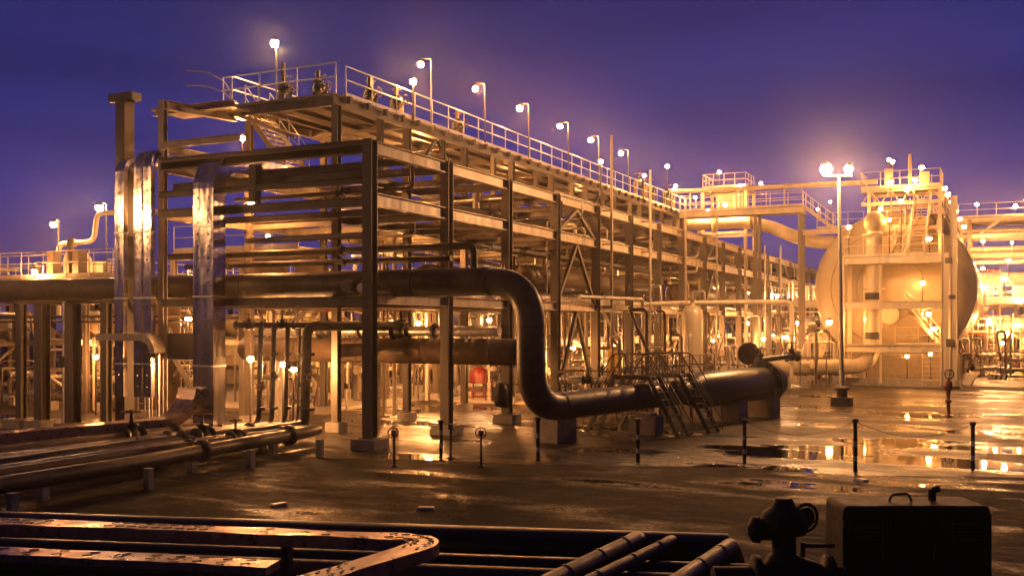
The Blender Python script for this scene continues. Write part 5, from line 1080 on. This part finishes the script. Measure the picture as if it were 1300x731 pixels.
lamp(-23.3, 7.4, 8.9, 6.2, 'left hooked lamp standing over the left walkway', .2, arm=.35); lamp(-21.2, 8.3, 9.7, 6.2, 'bright right hooked lamp over the left walkway', .27, arm=.5)
for i, (x, y, z) in enumerate(((1.6, 57, 6.4), (1.5, 66, 3.0), (1.5, 72, 6.9), (3.5, 55.6, 4.2), (5.2, 70, 6.8), (3.3, 84, 6.9), (.8, 92, 3.4), (5.0, 62.5, 8.6))):
    lamp(x, y, z, max(.1, z - 1.4), '%s lamp from the near end on the units left of the big vessel' % ORD[i].capitalize(), .17, group='lamps on the units left of the vessel')
# added fill lamps, placed to light the back of the rack and its units
for i, (x, y, z) in enumerate(((-6, 34, 7.4), (-6, 44, 7.4), (-6.2, 54, 7.4), (-6, 66, 7.4), (-6, 80, 7.4), (-11.2, 13.5, 7.1), (-11, 30, 6.9), (-11.2, 46, 6.9), (-11, 62, 6.9), (-6.5, 24, 11.8), (-6.5, 14, 11.8), (-6.5, 34, 11.8), (-6, 12, 7.4), (-6, 22, 7.4), (-19.6, 18, 7.0), (-19.6, 38, 7.0), (-3, 66, 3), (-3, 78, 3), (-3, 56, 3.2))):
    lamp(x, y, z, z - 1.0, '%s added fill lamp from the near end deep inside the rack tiers' % ORD[i].capitalize(), .14, group='added fill lamps deep inside the rack')
# flood mast
fm = thing('flood_mast', 'tall floodlight mast with two dazzling heads standing in front of the big vessel', 'floodlight mast', (11.15, 25.26, 0))
MB().tube([(11.15, 25.26, .3), (11.0, 25.2, 11.5)], [.13, .07], 14).build('pole', 'galv', fm)
g = MB(); g.box((11.15, 25.26, .22), (.95, .95, .45)); g.lathe((11.15, 25.26, .45), (0, 0, 1), [(.26, 0), (.26, .35), (.4, .36), (.36, .5), (.14, .55)], 16); g.build('base', 'steel_dark', fm)
g = MB(); g.bar((10.3, 24.8, 11.45), (11.6, 25.45, 11.45), .08, .08); g.build('crossarm', 'galv', fm)
for (x, y, r) in ((10.45, 24.83, .3), (11.45, 25.3, .22)):
    h = MB().lathe((x, y, 11.75 + r * .62), (0, 0, 1), [(r * .7, 0), (r * .8, .02), (r * .5, .16), (.05, .2)], 16).build('floodlight', 'steel_dark', fm)
    MB().sphere((x, y, 11.75), r * .9, 14, 9).build('bulb', 'flood_glow', h)
print('objects', len(bpy.data.objects))

for i, (x, y, z, l) in enumerate(((-20.6, -14, 10.0, 'yard lamp mast left of the view beside the ground pipes'), (-23.8, -14, 10.0, 'farther yard lamp mast left of the view'))):
    lamp(x, y, z, 0, l, .19, kind='flood_glow', arm=.6, adir=(-1, 0), group='yard lamp masts')

hz = MB(); hz.box((0, 0, 8.5), (1300, 1900, 19.2 + 0)); ho = hz.build('haze', 'white', base=(0, 0, 0)); ho.data.materials.clear()
hm = bpy.data.materials.new('haze'); hm.use_nodes = True; hm.node_tree.nodes.clear()
ho_ = hm.node_tree.nodes.new('ShaderNodeOutputMaterial'); hv = hm.node_tree.nodes.new('ShaderNodeVolumePrincipled'); hv.inputs['Density'].default_value = .0005; hv.inputs['Color'].default_value = (.85, .85, .88, 1); hv.inputs['Anisotropy'].default_value = .92
hm.node_tree.links.new(hv.outputs[0], ho_.inputs['Volume']); ho.data.materials.append(hm); tag(ho, None, kind='stuff')
